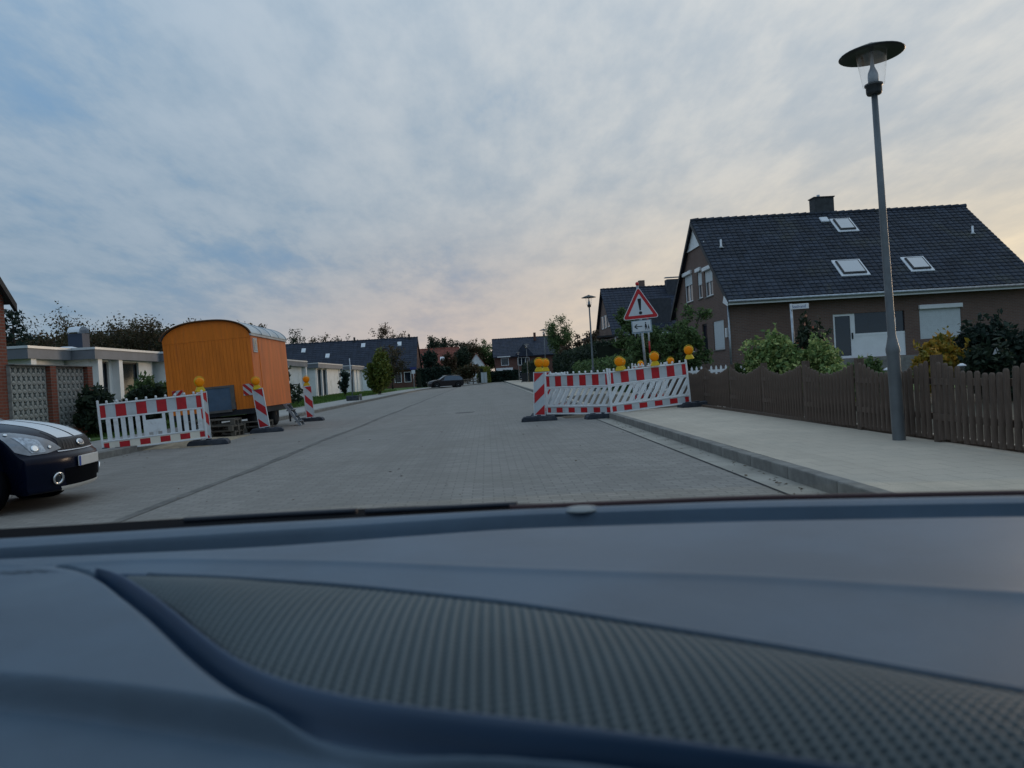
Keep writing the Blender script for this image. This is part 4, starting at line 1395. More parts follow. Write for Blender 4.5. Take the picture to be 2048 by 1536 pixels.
for s_ in (-1, 1):
    lo_ = [(s_ * .47, 5.30), (s_ * .70, 5.02), (s_ * .9, 4.98), (s_ * .99, 5.3)]
    up_ = [(s_ * .475, 5.34), (s_ * .60, 6.1), (s_ * .80, 6.85), (s_ * .985, 7.15)]
    h = car_patch(S, lo_, up_, 18, 10, .006).build('headlight', hl_m, cr_)
    car_patch(S, [(s_ * .70, 5.16), (s_ * .78, 5.12), (s_ * .86, 5.14)], [(s_ * .70, 5.95), (s_ * .80, 6.2), (s_ * .90, 6.3)], 8, 8, .010).build('reflector', M('lamp_bowl', (.34, .39, .45), .2, .4, 22, metal=.4), h)
    for wv, tv, rr, mt in ((s_ * .80, 5.42, .038, chrome), (s_ * .63, 5.45, .018, chrome), (s_ * .9, 6.6, .02, chrome)):
        p = S(wv, tv)
        n_ = (S(wv + .02, tv) - S(wv - .02, tv)).cross(S(wv, tv + .02) - S(wv, tv - .02)).normalized()
        if n_.x < 0:
            n_ = -n_
        mm = Matrix.Translation(p + n_ * .0115) @ n_.to_track_quat('Z', 'Y').to_matrix().to_4x4()
        MB().lathe([(rr, 0), (rr, .004), (rr * .7, .006), (.003, .004)], 20, mm).build('reflector', mt, h)
    p = S(s_ * .66, 2.35)
    n_ = (S(s_ * .66 + .02, 2.35) - S(s_ * .66 - .02, 2.35)).cross(S(s_ * .66, 2.37) - S(s_ * .66, 2.33)).normalized()
    if n_.x < 0:
        n_ = -n_
    mm = Matrix.Translation(p + n_ * .004) @ n_.to_track_quat('Z', 'Y').to_matrix().to_4x4()
    fl = MB().lathe([(.045, 0), (.066, .0), (.066, .016), (.048, .018), (.045, 0)], 22, mm, close=False).build('fog_light', chrome, cr_)
    MB().lathe([(.046, .002), (.03, .008), (.003, .01)], 18, mm).build('fog_lens', glass_dk, fl)
car_patch(S, [(-.60, 1.15), (0, 1.1), (.60, 1.15)], [(-.62, 1.6), (0, 1.58), (.62, 1.6)], 22, 2, .008).build('lip_strip', M('lip_silver', (.60, .60, .57), .4, .05, 5, metal=.2), cr_)
car_patch(S, [(-.5, 1.55), (0, 1.5), (.5, 1.55)], [(-.56, 2.9), (0, 2.95), (.56, 2.9)], 16, 5, .003).build('lower_intake', black_m, cr_)
p = S(0, 3.62)
pt = MB().box(p.x + .006, p.x + .018, -.26, .26, .41, .52).build('number_plate', M('plate_white', (.62, .62, .60), .4, .05, 5), cr_, bevel=.004)
MB().box(p.x + .0185, p.x + .020, -.258, -.215, .413, .517).build('plate_band', M('plate_blue', (.02, .06, .30), .4, .05, 5), pt)
for s_ in (-1, 1):
    car_patch(S, [(s_ * .47, 5.9), (s_ * .475, 6.6)], [(s_ * .48, 5.9), (s_ * .487, 6.6)], 4, 1, .004).build('bonnet_gap', black_m, cr_)
MB().tube([S(-.15, 9.1) + Vector((0, 0, .03)), S(.75, 9.35) + Vector((0, 0, .03))], .012, 6).build('wiper', black_pl, cr_)

sv = thing('parked_car', 'dark grey estate car parked in front of the dark hedge far down the road', 'car', (-7.0, 91.3, .02), (0, R(-1), R(196)))
SUVK = [(x * 1.1, z * 1.08, hw * 1.05, sw, dr) for x, z, hw, sw, dr in HATCH]
SUVK[12] = (-3.75, 1.44, .64, 0, -.05)
SUVK[13] = (-4.15, 1.12, .72, -.05, -.02)
build_car(sv, SUVK, suv_paint, .34, (.92, 3.5))
sg_ = M('suv_glass', (.06, .085, .12), .1, .1, 5, spec=.7)
for c_ in sv.children:
    if 'window' in c_.name or 'windscreen' in c_.name:
        c_.data.materials[0] = sg_
for s_ in (-1, 1):
    MB().box(-4.1, -1.9, s_ * .60 - .02, s_ * .60 + .02, 1.50, 1.53).build('roof_rail', chrome, sv)
    MB().box(.0, .06, s_ * .55 - .12, s_ * .55 + .12, .70, .80).build('headlight', chrome, sv)

# ------------------------------------------------------------------ vegetation
def quad_cloud(c, size, aspect=1.6, flat=0.0):
    """leaf faces: centres c (n,3), half sizes (n,), random orientation"""
    n = len(c)
    a = rng.normal(size=(n, 3))
    a /= np.linalg.norm(a, axis=1)[:, None]
    b_ = rng.normal(size=(n, 3))
    if flat:
        a[:, 2] *= (1 - flat)
        a /= np.linalg.norm(a, axis=1)[:, None]
    b_ -= (b_ * a).sum(1)[:, None] * a
    b_ /= np.linalg.norm(b_, axis=1)[:, None]
    a = a * (size * aspect)[:, None]
    b_ = b_ * size[:, None]
    v = np.stack([c - a, c + b_ * .75, c + a, c - b_ * .75], 1).reshape(-1, 3)
    return v


def leaf_mesh(name, v, mt):
    n = len(v) // 4
    me = bpy.data.meshes.new(name)
    me.vertices.add(n * 4)
    me.vertices.foreach_set('co', v.astype(np.float32).ravel())
    me.loops.add(n * 4)
    me.loops.foreach_set('vertex_index', np.arange(n * 4, dtype=np.int32))
    me.polygons.add(n)
    me.polygons.foreach_set('loop_start', np.arange(0, n * 4, 4, dtype=np.int32))
    me.update(calc_edges=True)
    me.materials.append(mt)
    return me


def tree_meshes(h, rad, trunk_h, n_leaf, leaf, limbs=9, squash=.9, sparse=.5, tr=.12, spread=.24):
    """returns (trunk MB, leaf vertex array): limbs forking up into clumps of leaves"""
    mb = MB()
    top = Vector((random.uniform(-.1, .1) * rad, random.uniform(-.1, .1) * rad, h * .86))
    mb.tube([(0, 0, -.1), (0, 0, trunk_h * .6), (top.x * .4, top.y * .4, h * .55), tuple(top)], [tr, tr * .8, tr * .5, tr * .12], 7)
    segs = [(Vector((top.x * .4, top.y * .4, h * .6)), top)]
    cz_ = trunk_h + (h - trunk_h) * .5
    for i in range(limbs):
        an = 2 * math.pi * (i + random.uniform(-.3, .3)) / limbs * 1.7
        el = random.uniform(-.5, .95)
        q_ = math.sqrt(max(.05, 1 - el * el))
        e = Vector((rad * math.cos(an) * q_ * random.uniform(.6, .95), rad * math.sin(an) * q_ * random.uniform(.6, .95), cz_ + el * (h - trunk_h) * .46))
        s0 = Vector((0, 0, trunk_h * random.uniform(.6, 1.0) + max(0, el) * (h - trunk_h) * .2))
        md = s0.lerp(e, .5) + Vector((0, 0, .08 * rad))
        mb.tube([s0, md, e], [tr * .5, tr * .3, tr * .08], 5)
        segs.append((md, e))
        for k in range(9):
            a0 = md.lerp(e, random.uniform(-.3, 1.0))
            dv = Vector((random.gauss(0, 1), random.gauss(0, 1), random.gauss(.35, .8)))
            dv = (dv.normalized() + (a0 - Vector((0, 0, cz_))).normalized() * .6).normalized()
            q = a0 + dv * rad * random.uniform(.25, .55)
            mb.tube([a0, a0.lerp(q, .5) + Vector((0, 0, .03 * rad)), q], [tr * .12, tr * .07, tr * .025], 4)
            segs.append((a0, q))
            for j in range(2):
                a1 = a0.lerp(q, random.uniform(.3, .9))
                d2 = (dv + Vector((random.gauss(0, .7), random.gauss(0, .7), random.gauss(0, .5)))).normalized()
                q2 = a1 + d2 * rad * random.uniform(.12, .28)
                mb.tube([a1, q2], [tr * .05, tr * .02], 3)
                segs.append((a1, q2))
    A_ = np.array([tuple(p) for p, _ in segs])
    B_ = np.array([tuple(p) for _, p in segs])
    wgt = rng.uniform(.15, 1.0, len(segs)) ** (1 + sparse)
    wgt /= wgt.sum()
    idx = rng.choice(len(segs), n_leaf, p=wgt)
    tt = rng.uniform(.15, 1.05, (n_leaf, 1))
    c = A_[idx] + (B_[idx] - A_[idx]) * tt + np.clip(rng.normal(size=(n_leaf, 3)), -1.6, 1.6) * rad * spread * .27
    c = c[c[:, 2] > trunk_h * .35]
    return mb, quad_cloud(c, leaf * rng.uniform(.45, 1.5, len(c)))


def tree(name, label, cat, loc, h, rad, trunk_h, n_leaf, leaf, mt, group=None, rz=0, **kw):
    n_leaf, leaf = int(n_leaf * 2.6), leaf * .62
    t = thing(name, label, cat, loc, (0, 0, rz), group)
    mb, v = tree_meshes(h, rad, trunk_h, n_leaf, leaf, **kw)
    mb.build('trunk', bark, t)
    obj('crown', leaf_mesh('crown', v, mt), t)
    return t


def bush(name, label, cat, loc, rx, ry, h, n, leaf, mt, group=None, lumps=14, flowers=None, rz=0.0, core=True, power=1.0):
    """shrub: overlapping lumps of leaf faces round a dark stem core"""
    t = thing(name, label, cat, loc, (0, 0, rz), group)
    ctr = []
    for i in range(lumps):
        a, q = random.uniform(0, 2 * math.pi), math.sqrt(random.random())
        z = random.uniform(.2, .85)
        w_ = math.sqrt(max(0.05, 1 - (max(0, z - .35) / .65) ** 2))
        ctr.append((rx * .68 * q * math.cos(a) * w_, ry * .68 * q * math.sin(a) * w_, h * z, random.uniform(.22, .42)))
    ctr.append((0, 0, h * .78, .3))
    ctr = np.array(ctr)
    idx = rng.integers(0, len(ctr), n)
    dr_ = rng.normal(size=(n, 3))
    dr_ /= np.linalg.norm(dr_, axis=1)[:, None]
    rr = rng.uniform(.35, 1.08, n) ** .6
    c = ctr[idx, :3] + dr_ * rr[:, None] * ctr[idx, 3:4] * np.array([rx, ry, h * .55])
    sh_ = []
    for i in range(34):
        a_, el_ = random.uniform(0, 2 * math.pi), random.uniform(.15, 1.0)
        k_ = ctr[random.randrange(len(ctr))]
        dv = np.array([math.cos(a_) * (1.1 - el_), math.sin(a_) * (1.1 - el_), el_])
        L_ = random.uniform(.30, .52) * (rx + h) * .5
        for q in np.linspace(.45, 1.0, 16):
            sh_.append(k_[:3] + dv * L_ * q + rng.normal(size=3) * leaf * .9)
    c = np.concatenate([c, np.array(sh_)])
    c = c[(c[:, 2] > 0)]
    obj('crown', leaf_mesh('crown', quad_cloud(c, leaf * rng.uniform(.45, 1.5, len(c))), mt), t)
    mb = MB()
    for i in range(7):
        k = ctr[i % len(ctr)]
        mb.tube([(random.uniform(-.1, .1) * rx, random.uniform(-.1, .1) * ry, -.05), tuple(k[:3])], [.025, .008], 5)
    mb.build('trunk', bark, t)
    if flowers:
        fm, fn, fs = flowers
        j = rng.integers(0, len(c), fn)
        out = c[j] * np.array([1.08, 1.08, 1.05])
        obj('flowers', leaf_mesh('flowers', quad_cloud(out, fs * rng.uniform(.7, 1.2, fn), 1.1), fm), t)['kind'] = 'stuff'
    return t


def hedge(label, p0, p1, width, h, n, leaf, mt, group='clipped hedges'):
    p0, p1 = Vector(p0), Vector(p1)
    L = (p1 - p0).length
    an = math.atan2(p1.y - p0.y, p1.x - p0.x)
    t = thing('hedge', label, 'hedge', tuple((p0 + p1) / 2), (0, 0, an), group)
    n1 = rng.uniform(-1, 1, (n, 3))
    face = rng.integers(0, 4, n)
    c = np.stack([n1[:, 0] * L / 2, n1[:, 1] * width / 2, (n1[:, 2] + 1) / 2 * h], 1)
    top = face == 0
    c[top, 2] = h + rng.normal(size=top.sum()) * .04 * h
    sd = face >= 1
    c[sd, 1] = np.sign(n1[sd, 1]) * width / 2 + rng.normal(size=sd.sum()) * .06
    c[:, 2] += .06 * np.sin(c[:, 0] * 1.7) + .05 * np.sin(c[:, 0] * 4.1)
    obj('crown', leaf_mesh('crown', quad_cloud(c, leaf * rng.uniform(.6, 1.3, n)), mt), t)
    MB().box(-L / 2 + .1, L / 2 - .1, -width / 2 + .12, width / 2 - .12, .0, h - .12).build('shade_core', M('hedge_core', (.012, .018, .01), .95, .3, 6), t)  # solid near-black box stands in for the shade inside the hedge
    return t


G_W = 'trees behind the white bungalows'
tree('autumn_tree', 'bushy autumn tree, tallest behind the first white bungalow', 'tree', (-27.8, 55, .1), 7.2, 3.2, 2.0, 3800, .095, leaf_autumn, G_W, sparse=.2, limbs=16, spread=.42)
tree('autumn_tree', 'lower autumn tree just behind the bungalow chimney', 'tree', (-24.6, 56, .1), 6.5, 2.6, 1.6, 3000, .095, leaf_autumn, G_W, sparse=.2, limbs=16, spread=.42)
tree('autumn_tree', 'thin autumn tree beside the curved trailer roof', 'tree', (-21.6, 57, .1), 6.2, 2.4, 1.6, 2600, .095, leaf_autumn, G_W, sparse=.2, limbs=16, spread=.42)
tree('autumn_tree', 'dark undergrowth tree between the conifer and tallest autumn tree', 'tree', (-31.5, 58, .1), 5.6, 2.8, 1.2, 2800, .095, leaf_brown, G_W, sparse=.2, limbs=16, spread=.42)
tree('autumn_tree', 'brown tree half hidden behind the orange trailer', 'tree', (-18.9, 58, .1), 5.9, 2.4, 1.6, 2600, .095, leaf_brown, G_W, sparse=.2, limbs=16, spread=.42)
hedge('dark thicket hedge closing the gaps behind the white bungalows', (-40, 61, 0), (-17.5, 62.5, 0), 2.0, 5.9, 13000, .12, leaf_autumn, 'dark thickets')
# conifer by the brick house
t = thing('conifer_tree', 'dark conifer beside the red brick house eave', 'tree', (-24.2, 40.5, .1))
mb = MB()
mb.tube([(0, 0, 0), (0, 0, 5.9)], [.16, .02], 7)
cc = []
for i in range(60):
    z = .8 + 5.0 * (i / 60)
    L = (6.2 - z) * .42 + .15
    an = i * 2.4
    e = Vector((L * math.cos(an), L * math.sin(an), z - .12 * L + .15))
    mb.tube([(0, 0, z), tuple(e)], [.03, .008], 4)
    for k in range(34):
        s_ = random.uniform(.2, 1.05)
        cc.append((e.x * s_ + random.gauss(0, .07), e.y * s_ + random.gauss(0, .07), z + (e.z - z) * s_ + random.gauss(0, .06)))
cc = np.array(cc)
mb.build('trunk', bark, t)
obj('crown', leaf_mesh('crown', quad_cloud(cc, .06 * rng.uniform(.6, 1.3, len(cc)), 2.2), leaf_conifer), t)

G_F = 'trees behind the dark terrace'
far = [(-31.0, 9.6, 3.6, leaf_dark, 'dark tree at the trailer end of the dark terrace'), (-26.5, 9.2, 3.2, leaf_autumn, 'olive tree above the dark terrace roof'), (-23.0, 8.8, 2.8, leaf_dark, 'small dark tree behind the terrace skylight'),
       (-17.8, 8.8, 2.2, leaf_dark, 'compact dark tree beside the terrace chimney'), (-15.0, 10.6, 3.0, leaf_brown, 'open branched autumn tree above the terrace ridge'),
       (-8.6, 8.0, 2.2, leaf_dark, 'pair of dark crowns behind the red house, nearer the terrace gable'), (-6.0, 7.9, 1.9, leaf_dark, 'dark tree behind the red house chimney side'), (-2.6, 6.9, 2.4, leaf_autumn, 'low olive tree between the red house and the white gable'),
       (.6, 6.9, 2.3, leaf_green, 'green tree beside the large dark far house')]
for i, (x, h, r_, mt, lb) in enumerate(far):
    tree('background_tree', lb, 'tree', (x * 1.09, 137 + (i % 3) * 2.5, 0), h * 1.08, r_, h * .35, 2600, .17, mt, G_F, sparse=.3, limbs=15, spread=.45)
tree('bushy_tree', 'tall tangled autumn bush in front of the red house', 'tree', (-5.6, 118, .1), 5.2, 1.2, 1.0, 1500, .15, leaf_brown, None, sparse=.5, limbs=14, spread=.45)
tree('bushy_tree', 'dark green bush beside the white gabled house', 'tree', (-3.7, 121.5, .1), 5.6, 1.6, 1.0, 1800, .15, leaf_dark, None, sparse=.4, limbs=14, spread=.45)
tree('bushy_tree', 'thin russet tree in front of the dark terrace roof', 'tree', (-12.2, 100, .1), 5.6, 2.0, 1.5, 1300, .12, leaf_autumn, None, sparse=.6, limbs=14, spread=.45)
tree('round_tree', 'small round tree with airy crown beside the lamps', 'tree', (8.3, 85, .1), 7.0, 1.6, 3.2, 2600, .09, leaf_green, None, sparse=.1, limbs=15, spread=.5)
tree('brown_shrub', 'reddish brown bushy tree above the hedges', 'tree', (10.0, 78, .1), 4.9, 2.2, 1.2, 2400, .12, leaf_brown, None)
tree('brown_shrub', 'russet bush next to the dark roofed house', 'tree', (8.6, 66, .1), 3.9, 1.9, 1.0, 2400, .10, leaf_brown, None)
tree('willow_tree', 'loose green tree behind the warning sign post', 'tree', (5.75, 28.6, .1), 3.4, .95, .8, 3400, .055, leaf_green, 'loose green trees by the brown house', sparse=.7)
tree('willow_tree', 'loose green tree against the brown house gable', 'tree', (7.0, 27.2, .1), 3.35, 1.05, .8, 3800, .055, leaf_green, 'loose green trees by the brown house', sparse=.7)
tree('willow_tree', 'low green shrub filling the gap between the two loose trees', 'shrub', (6.4, 27.8, .1), 2.1, 1.2, .4, 3000, .055, leaf_green, 'loose green trees by the brown house', sparse=.3)
hedge('light green clipped hedge behind the slotted barriers', (6.3, 30, .1), (6.5, 52, .1), 1.2, 1.45, 9000, .06, leaf_green)
hedge('tall dark hedge behind the light green one', (7.3, 45, .1), (7.4, 75, .1), 1.6, 2.5, 9000, .10, leaf_dark)
hedge('dark hedge at the last lamps before the far house', (5.9, 92, .1), (6.2, 118, .1), 1.2, 2.3, 4000, .13, leaf_dark)
hedge('dark hedge in front of the large far house', (.4, 127.5, 0), (5.5, 127.0, 0), 1.0, 1.7, 2500, .13, leaf_conifer)
hedge('olive hedge ending at the grey cabinet', (-.9, 116, .1), (.1, 124, .1), 1.0, 2.3, 1600, .13, leaf_lime)
hedge('black-green hedge behind the parked dark car', (-8.7, 99, .1), (-5.0, 101.5, .1), 1.4, 2.3, 4000, .12, leaf_conifer)
bush('conifer_bush', 'pointed dark conifer above the hedge by the parked car', 'shrub', (-7.4, 103, .1), 1.5, 1.5, 4.8, 2200, .12, leaf_conifer)
bush('autumn_bush', 'drooping olive bush between parked car and low wooden fence', 'shrub', (-2.6, 112, .1), 2.2, 2.0, 2.6, 2400, .13, leaf_autumn)

bush('round_shrub', 'rounded dark shrub by the block wall corner', 'shrub', (-10.3, 20.7, .12), .75, .95, 1.2, 4600, .05, leaf_dark, 'dark front garden shrubs')
bush('round_shrub', 'rounded dark shrub in front of the narrow doors', 'shrub', (-10.0, 22.7, .12), .85, .9, 1.25, 4400, .05, leaf_dark, 'dark front garden shrubs')
bush('round_shrub', 'leafy green shrub between the two dark ones', 'shrub', (-10.6, 24.8, .12), 1.0, 1.0, 1.5, 4400, .05, leaf_green, 'dark front garden shrubs')
bush('flower_shrub', 'low yellow flowered clump behind the slatted barrier', 'shrub', (-9.5, 24.6, .12), .45, .4, .85, 900, .04, leaf_lime)
bush('climber_shrub', 'bare branched climber on the bungalow wall by the trailer', 'shrub', (-10.0, 27.5, .12), .5, .5, 2.4, 700, .05, leaf_dark)
bush('dark_shrub', 'dark shrub at the rear corner of the orange trailer', 'shrub', (-10.3, 38.5, .12), 1.2, 1.3, 2.15, 4200, .07, leaf_dark)
bush('yellow_green_shrub', 'tall yellow-green shrub on the lawn before the dark terrace', 'shrub', (-8.9, 64, .12), 1.35, 1.35, 3.6, 5200, .085, leaf_lime, lumps=24)
bush('lawn_shrub', 'small ball shrub on the lawn by the pale pillars', 'shrub', (-12.3, 84, .12), .8, .8, 1.5, 1500, .08, leaf_green)
bush('lawn_shrub', 'narrow black-green shrub at the farthest bungalow', 'shrub', (-12.9, 92, .12), .9, .9, 3.1, 2200, .09, leaf_conifer)
bush('lawn_shrub', 'thin dark sapling on the lawn before the slit windows', 'shrub', (-11.4, 62, .12), .35, .35, 2.0, 350, .08, leaf_conifer)

bush('garden_bush', 'broad sage green bush just behind the wooden fence', 'shrub', (6.7, 17.4, .1), 1.0, .8, 1.68, 9000, .035, leaf_sage, lumps=26)
bush('garden_bush', 'smaller sage green bush in front of the rose', 'shrub', (7.6, 17.0, .1), .6, .5, 1.35, 3200, .033, leaf_sage)
bush('garden_bush', 'white flowered low plant by the fence and picket fence', 'shrub', (5.85, 17.6, .1), .4, .35, .95, 1400, .03, leaf_green, flowers=(flower_w, 40, .03))
bush('rose_bush', 'tall rose bush with pink blooms below the street name sign', 'shrub', (7.62, 17.9, .1), .65, .55, 1.85, 2600, .035, leaf_dark, flowers=(rose_m, 60, .045), lumps=18)
bush('garden_bush', 'yellow and orange autumn bush under the shuttered window', 'shrub', (8.5, 14.2, .1), .78, .55, 1.3, 4600, .034, leaf_yellow)
bush('garden_bush', 'green low shrub beside the lamp post base', 'shrub', (7.35, 14.6, .1), .45, .45, .95, 1900, .035, leaf_green)
bush('garden_bush', 'grey green low planting under the glazed door', 'shrub', (7.6, 16.0, .1), .8, .5, .82, 2400, .035, leaf_sage)
bush('garden_bush', 'dark conifer mound at the garden edge', 'shrub', (9.9, 14.6, .1), 1.15, .8, 1.42, 6500, .04, leaf_conifer, lumps=26)
bush('garden_bush', 'blue green low conifer in front of the dark mound', 'shrub', (9.1, 13.6, .1), .65, .5, 1.0, 3200, .035, leaf_dark)

# grass on the lawn in front of the bungalows
n = 26000
yy_ = 20 + 62 * rng.uniform(0, 1, n) ** 1.6
xx_ = rng.uniform(-15, -9.5, n)
hh = rng.uniform(.03, .08, n) * (1 + yy_ / 60)
ww = .008 * (1 + yy_ / 30)
an_ = rng.uniform(0, math.pi, n)
dxy = np.stack([np.cos(an_) * ww, np.sin(an_) * ww, np.zeros(n)], 1)
c0_ = np.stack([xx_, yy_, np.full(n, .15)], 1)
tip = c0_ + np.stack([rng.normal(size=n) * .02, rng.normal(size=n) * .02, hh], 1)
gv = np.stack([c0_ - dxy, c0_ + dxy, tip + dxy * .3, tip - dxy * .3], 1).reshape(-1, 3)
tag(obj('grass', leaf_mesh('grass', gv, grass_bl)), 'short green lawn grass in front of the white bungalows', 'grass', kind='stuff')

# fallen leaves and grit along the kerbs
n = 700
yl = 6 + 34 * rng.uniform(0, 1, n) ** 1.3
side = rng.integers(0, 3, n)
xl = np.where(side == 0, 2.68 - np.abs(rng.normal(size=n)) * .12, np.where(side == 1, -7.2 + np.abs(rng.normal(size=n)) * .3, rng.uniform(-7, 2.4, n)))
ll = np.stack([xl, yl, np.full(n, .012)], 1)
vl = quad_cloud(ll, rng.uniform(.008, .024, n))
vl[:, 2] = .010 + (vl[:, 2] - .012) * .25
vl[:, 2] = np.maximum(vl[:, 2], .0065)
tag(obj('leaf_litter', leaf_mesh('leaf_litter', vl, leafmat('litter', [(.03, .025, .02), (.09, .06, .03), (.16, .13, .09)]))), 'scattered fallen leaves and grit along the kerbs', 'leaf litter', kind='stuff')

# ------------------------------------------------------------------ small street furniture
ss = thing('street_name_sign', 'white street name sign on a pale post above the rose bush', 'street sign', (7.33, 18.0, .1), (0, R(-1), R(4)))
MB().lathe([(.03, 0), (.03, 2.3)], 10).build('post', steel, ss)
MB().box(-.03, .42, -.045, -.033, 2.16, 2.285).build('name_plate', white_paint, ss, bevel=.004)
fc = bpy.data.curves.new('lettering', 'FONT')
fc.body = 'Steilrand'
fc.size = .098
fc.extrude = .0008
fc.materials.append(M('sign_blue', (.02, .06, .22), .5, .1, 5))
fo = bpy.data.objects.new('lettering', fc)
tm = bpy.data.meshes.new_from_object(fo)
bpy.data.objects.remove(fo)
obj('lettering', tm, ss, (.0, -.0465, 2.19), (R(90), 0, 0))

po = thing('sign_pole', 'thin steel pole in a dark block at the far pavement edge', 'pole', (-8.1, 46.5, .12))
MB().tube([(0, 0, .1), (-.05, 0, 2.55)], .03, 8).build('post', steel, po)
MB().box(-.35, .35, -.25, .25, 0, .3).build('base_block', rubber, po, bevel=.03)
MB().box(.42, .55, -.1, .05, 0, .38).build('side_block', kerb_m, po)
bs_ = thing('blue_sign', 'small blue and white sign on a pole by the terrace gable', 'road sign', (-8.2, 87, .12))
MB().tube([(0, 0, 0), (0, 0, 2.4)], .035, 8).build('post', steel, bs_)
MB().box(-.35, .35, -.05, -.04, 2.2, 2.5).build('blue_plate', M('sign_plate_blue', (.02, .03, .14), .5, .1, 5), bs_)
MB().box(-.2, .2, -.05, -.04, 1.75, 2.15).build('white_plate', sgn_w, bs_)
cb = thing('utility_cabinet', 'pale grey utility cabinet at the bend of the road', 'cabinet', (-.35, 108.5, .1))
MB().box(-.42, .42, -.2, .2, .08, 1.5).build('housing', M('cabinet_grey', (.42, .46, .47), .6, .08, 4), cb, bevel=.03)
MB().box(-.44, .44, -.22, .22, 1.5, 1.56).build('lid', M('cabinet_grey', (.42, .46, .47)), cb)
MB().box(-.42, .42, -.2, .2, 0, .079).build('plinth', kerb_m, cb)
MB().box(-.01, .01, -.212, -.201, .15, 1.45).build('door_gap', dark_metal, cb)
for x, lb in ((4.3, 'dark wheeled bin beside the far lamps'), (5.2, 'second dark wheeled bin under the far hedge')):
    bn = thing('wheeled_bin', lb, 'bin', (x, 88, .12))
    MB().prism([(-.26, .08), (.26, .08), (.3, 1.0), (-.3, 1.0)], -.32, .32, 'y').build('container', black_pl, bn)
    MB().box(-.32, .32, -.36, .36, 1.0, 1.07).build('lid', black_pl, bn, bevel=.02)
    for s_ in (-1, 1):
        MB().tube([(s_ * .26, .3, .1), (s_ * .32, .3, .1)], .1, 10).build('wheel', tyre_m, bn)
lf = thing('low_fence', 'low weathered wooden rail fence behind the parked car', 'fence', (-2.6, 106, .1), (0, 0, R(62)))
for x in (-3, -1.5, 0, 1.5, 3):
    MB().box(x - .06, x + .06, -.06, .06, 0, .85).build('post', wood_old, lf)
for z in (.3, .62):
    MB().box(-3, 3, -.09, -.061, z, z + .15).build('rail', wood_old, lf)
for x, y, lb in ((7.05, 13.3, 'small solar garden lamp showing beside the tall lamp post'), (8.25, 13.1, 'small solar garden lamp in front of the conifers')):
    gl = thing('garden_lamp', lb, 'garden lamp', (x, y, .1), group='solar garden lamps')
    MB().lathe([(.012, 0), (.012, .62)], 8).build('stake', steel, gl)
    MB().lathe([(.03, .62), (.05, .70)], 10).build('lantern', clear_gl, gl)
    MB().lathe([(.075, .70), (.07, .72), (.02, .75)], 14).build('cap', cornice_w, gl)
tri = thing('triangle_marker', 'small white triangular marker in the dark conifer', 'marker', (9.15, 13.5, .1))
MB().prism([(-.075, .86), (.075, .86), (0, .99)], -.01, .01, 'y').build('plate', white_paint, tri)
MB().lathe([(.012, 0), (.012, .86)], 8).build('stake', steel, tri)

# ------------------------------------------------------------------ own car: dashboard seen through the cabin
cab = thing('car_cabin', 'blue-grey car dashboard with ribbed mesh panel under the windscreen', 'car interior', (0, 0, 0))
ZD = .95
curves = dict(
    rimtop=[(-.9, 1.02), (-.629, .996), (-.311, .986), (.022, .957), (.308, .916), (.591, .838), (.9, .74)],
    rimbot=[(-.9, .955), (-.582, .932), (-.292, .932), (.021, .930), (.292, .882), (.567, .806), (.9, .70)],
    groove=[(-.9, .90), (-.545, .861), (-.258, .825), (.018, .84), (.267, .797), (.518, .737), (.9, .62)],
    ridge=[(-.9, .84), (-.36, .809), (-.141, .737), (.012, .668), (.197, .595), (.355, .509), (.9, .21)],
    seam=[(-.9, .80), (-.379, .772), (-.267, .733), (-.129, .671), (.01, .592), (.102, .524), (.183, .466), (.272, .392), (.5, .20)],
    meshlow=[(-.9, .80), (-.40, .775), (-.368, .76), (-.278, .647), (-.197, .533), (-.148, .47), (-.104, .436), (-.056, .408), (.003, .386), (.067, .356), (.126, .328), (.2, .292), (.5, .15)],
    pad=[(-.9, .86), (-.532, .839), (-.428, .802), (-.39, .766), (-.278, .619), (-.197, .505), (-.157, .452), (-.122, .419), (-.08, .394), (.002, .361), (.083, .332), (.138, .307), (.193, .282), (.5, .12)],
    band=[(-.9, .62), (-.32, .498), (-.207, .454), (-.109, .408), (.002, .352), (.083, .322), (.193, .272), (.5, .11)])


def cv(k, x):
    p = np.array(curves[k])
    xs = np.linspace(p[0, 0], p[-1, 0], 240)
    ys = np.interp(xs, p[:, 0], p[:, 1])
    ys = np.convolve(np.pad(ys, 6, mode='edge'), np.ones(13) / 13, 'valid')
    return np.interp(x, xs, ys)


def sst(a, b_, x):
    q = np.clip((x - a) / (b_ - a), 0, 1)
    return q * q * (3 - 2 * q)


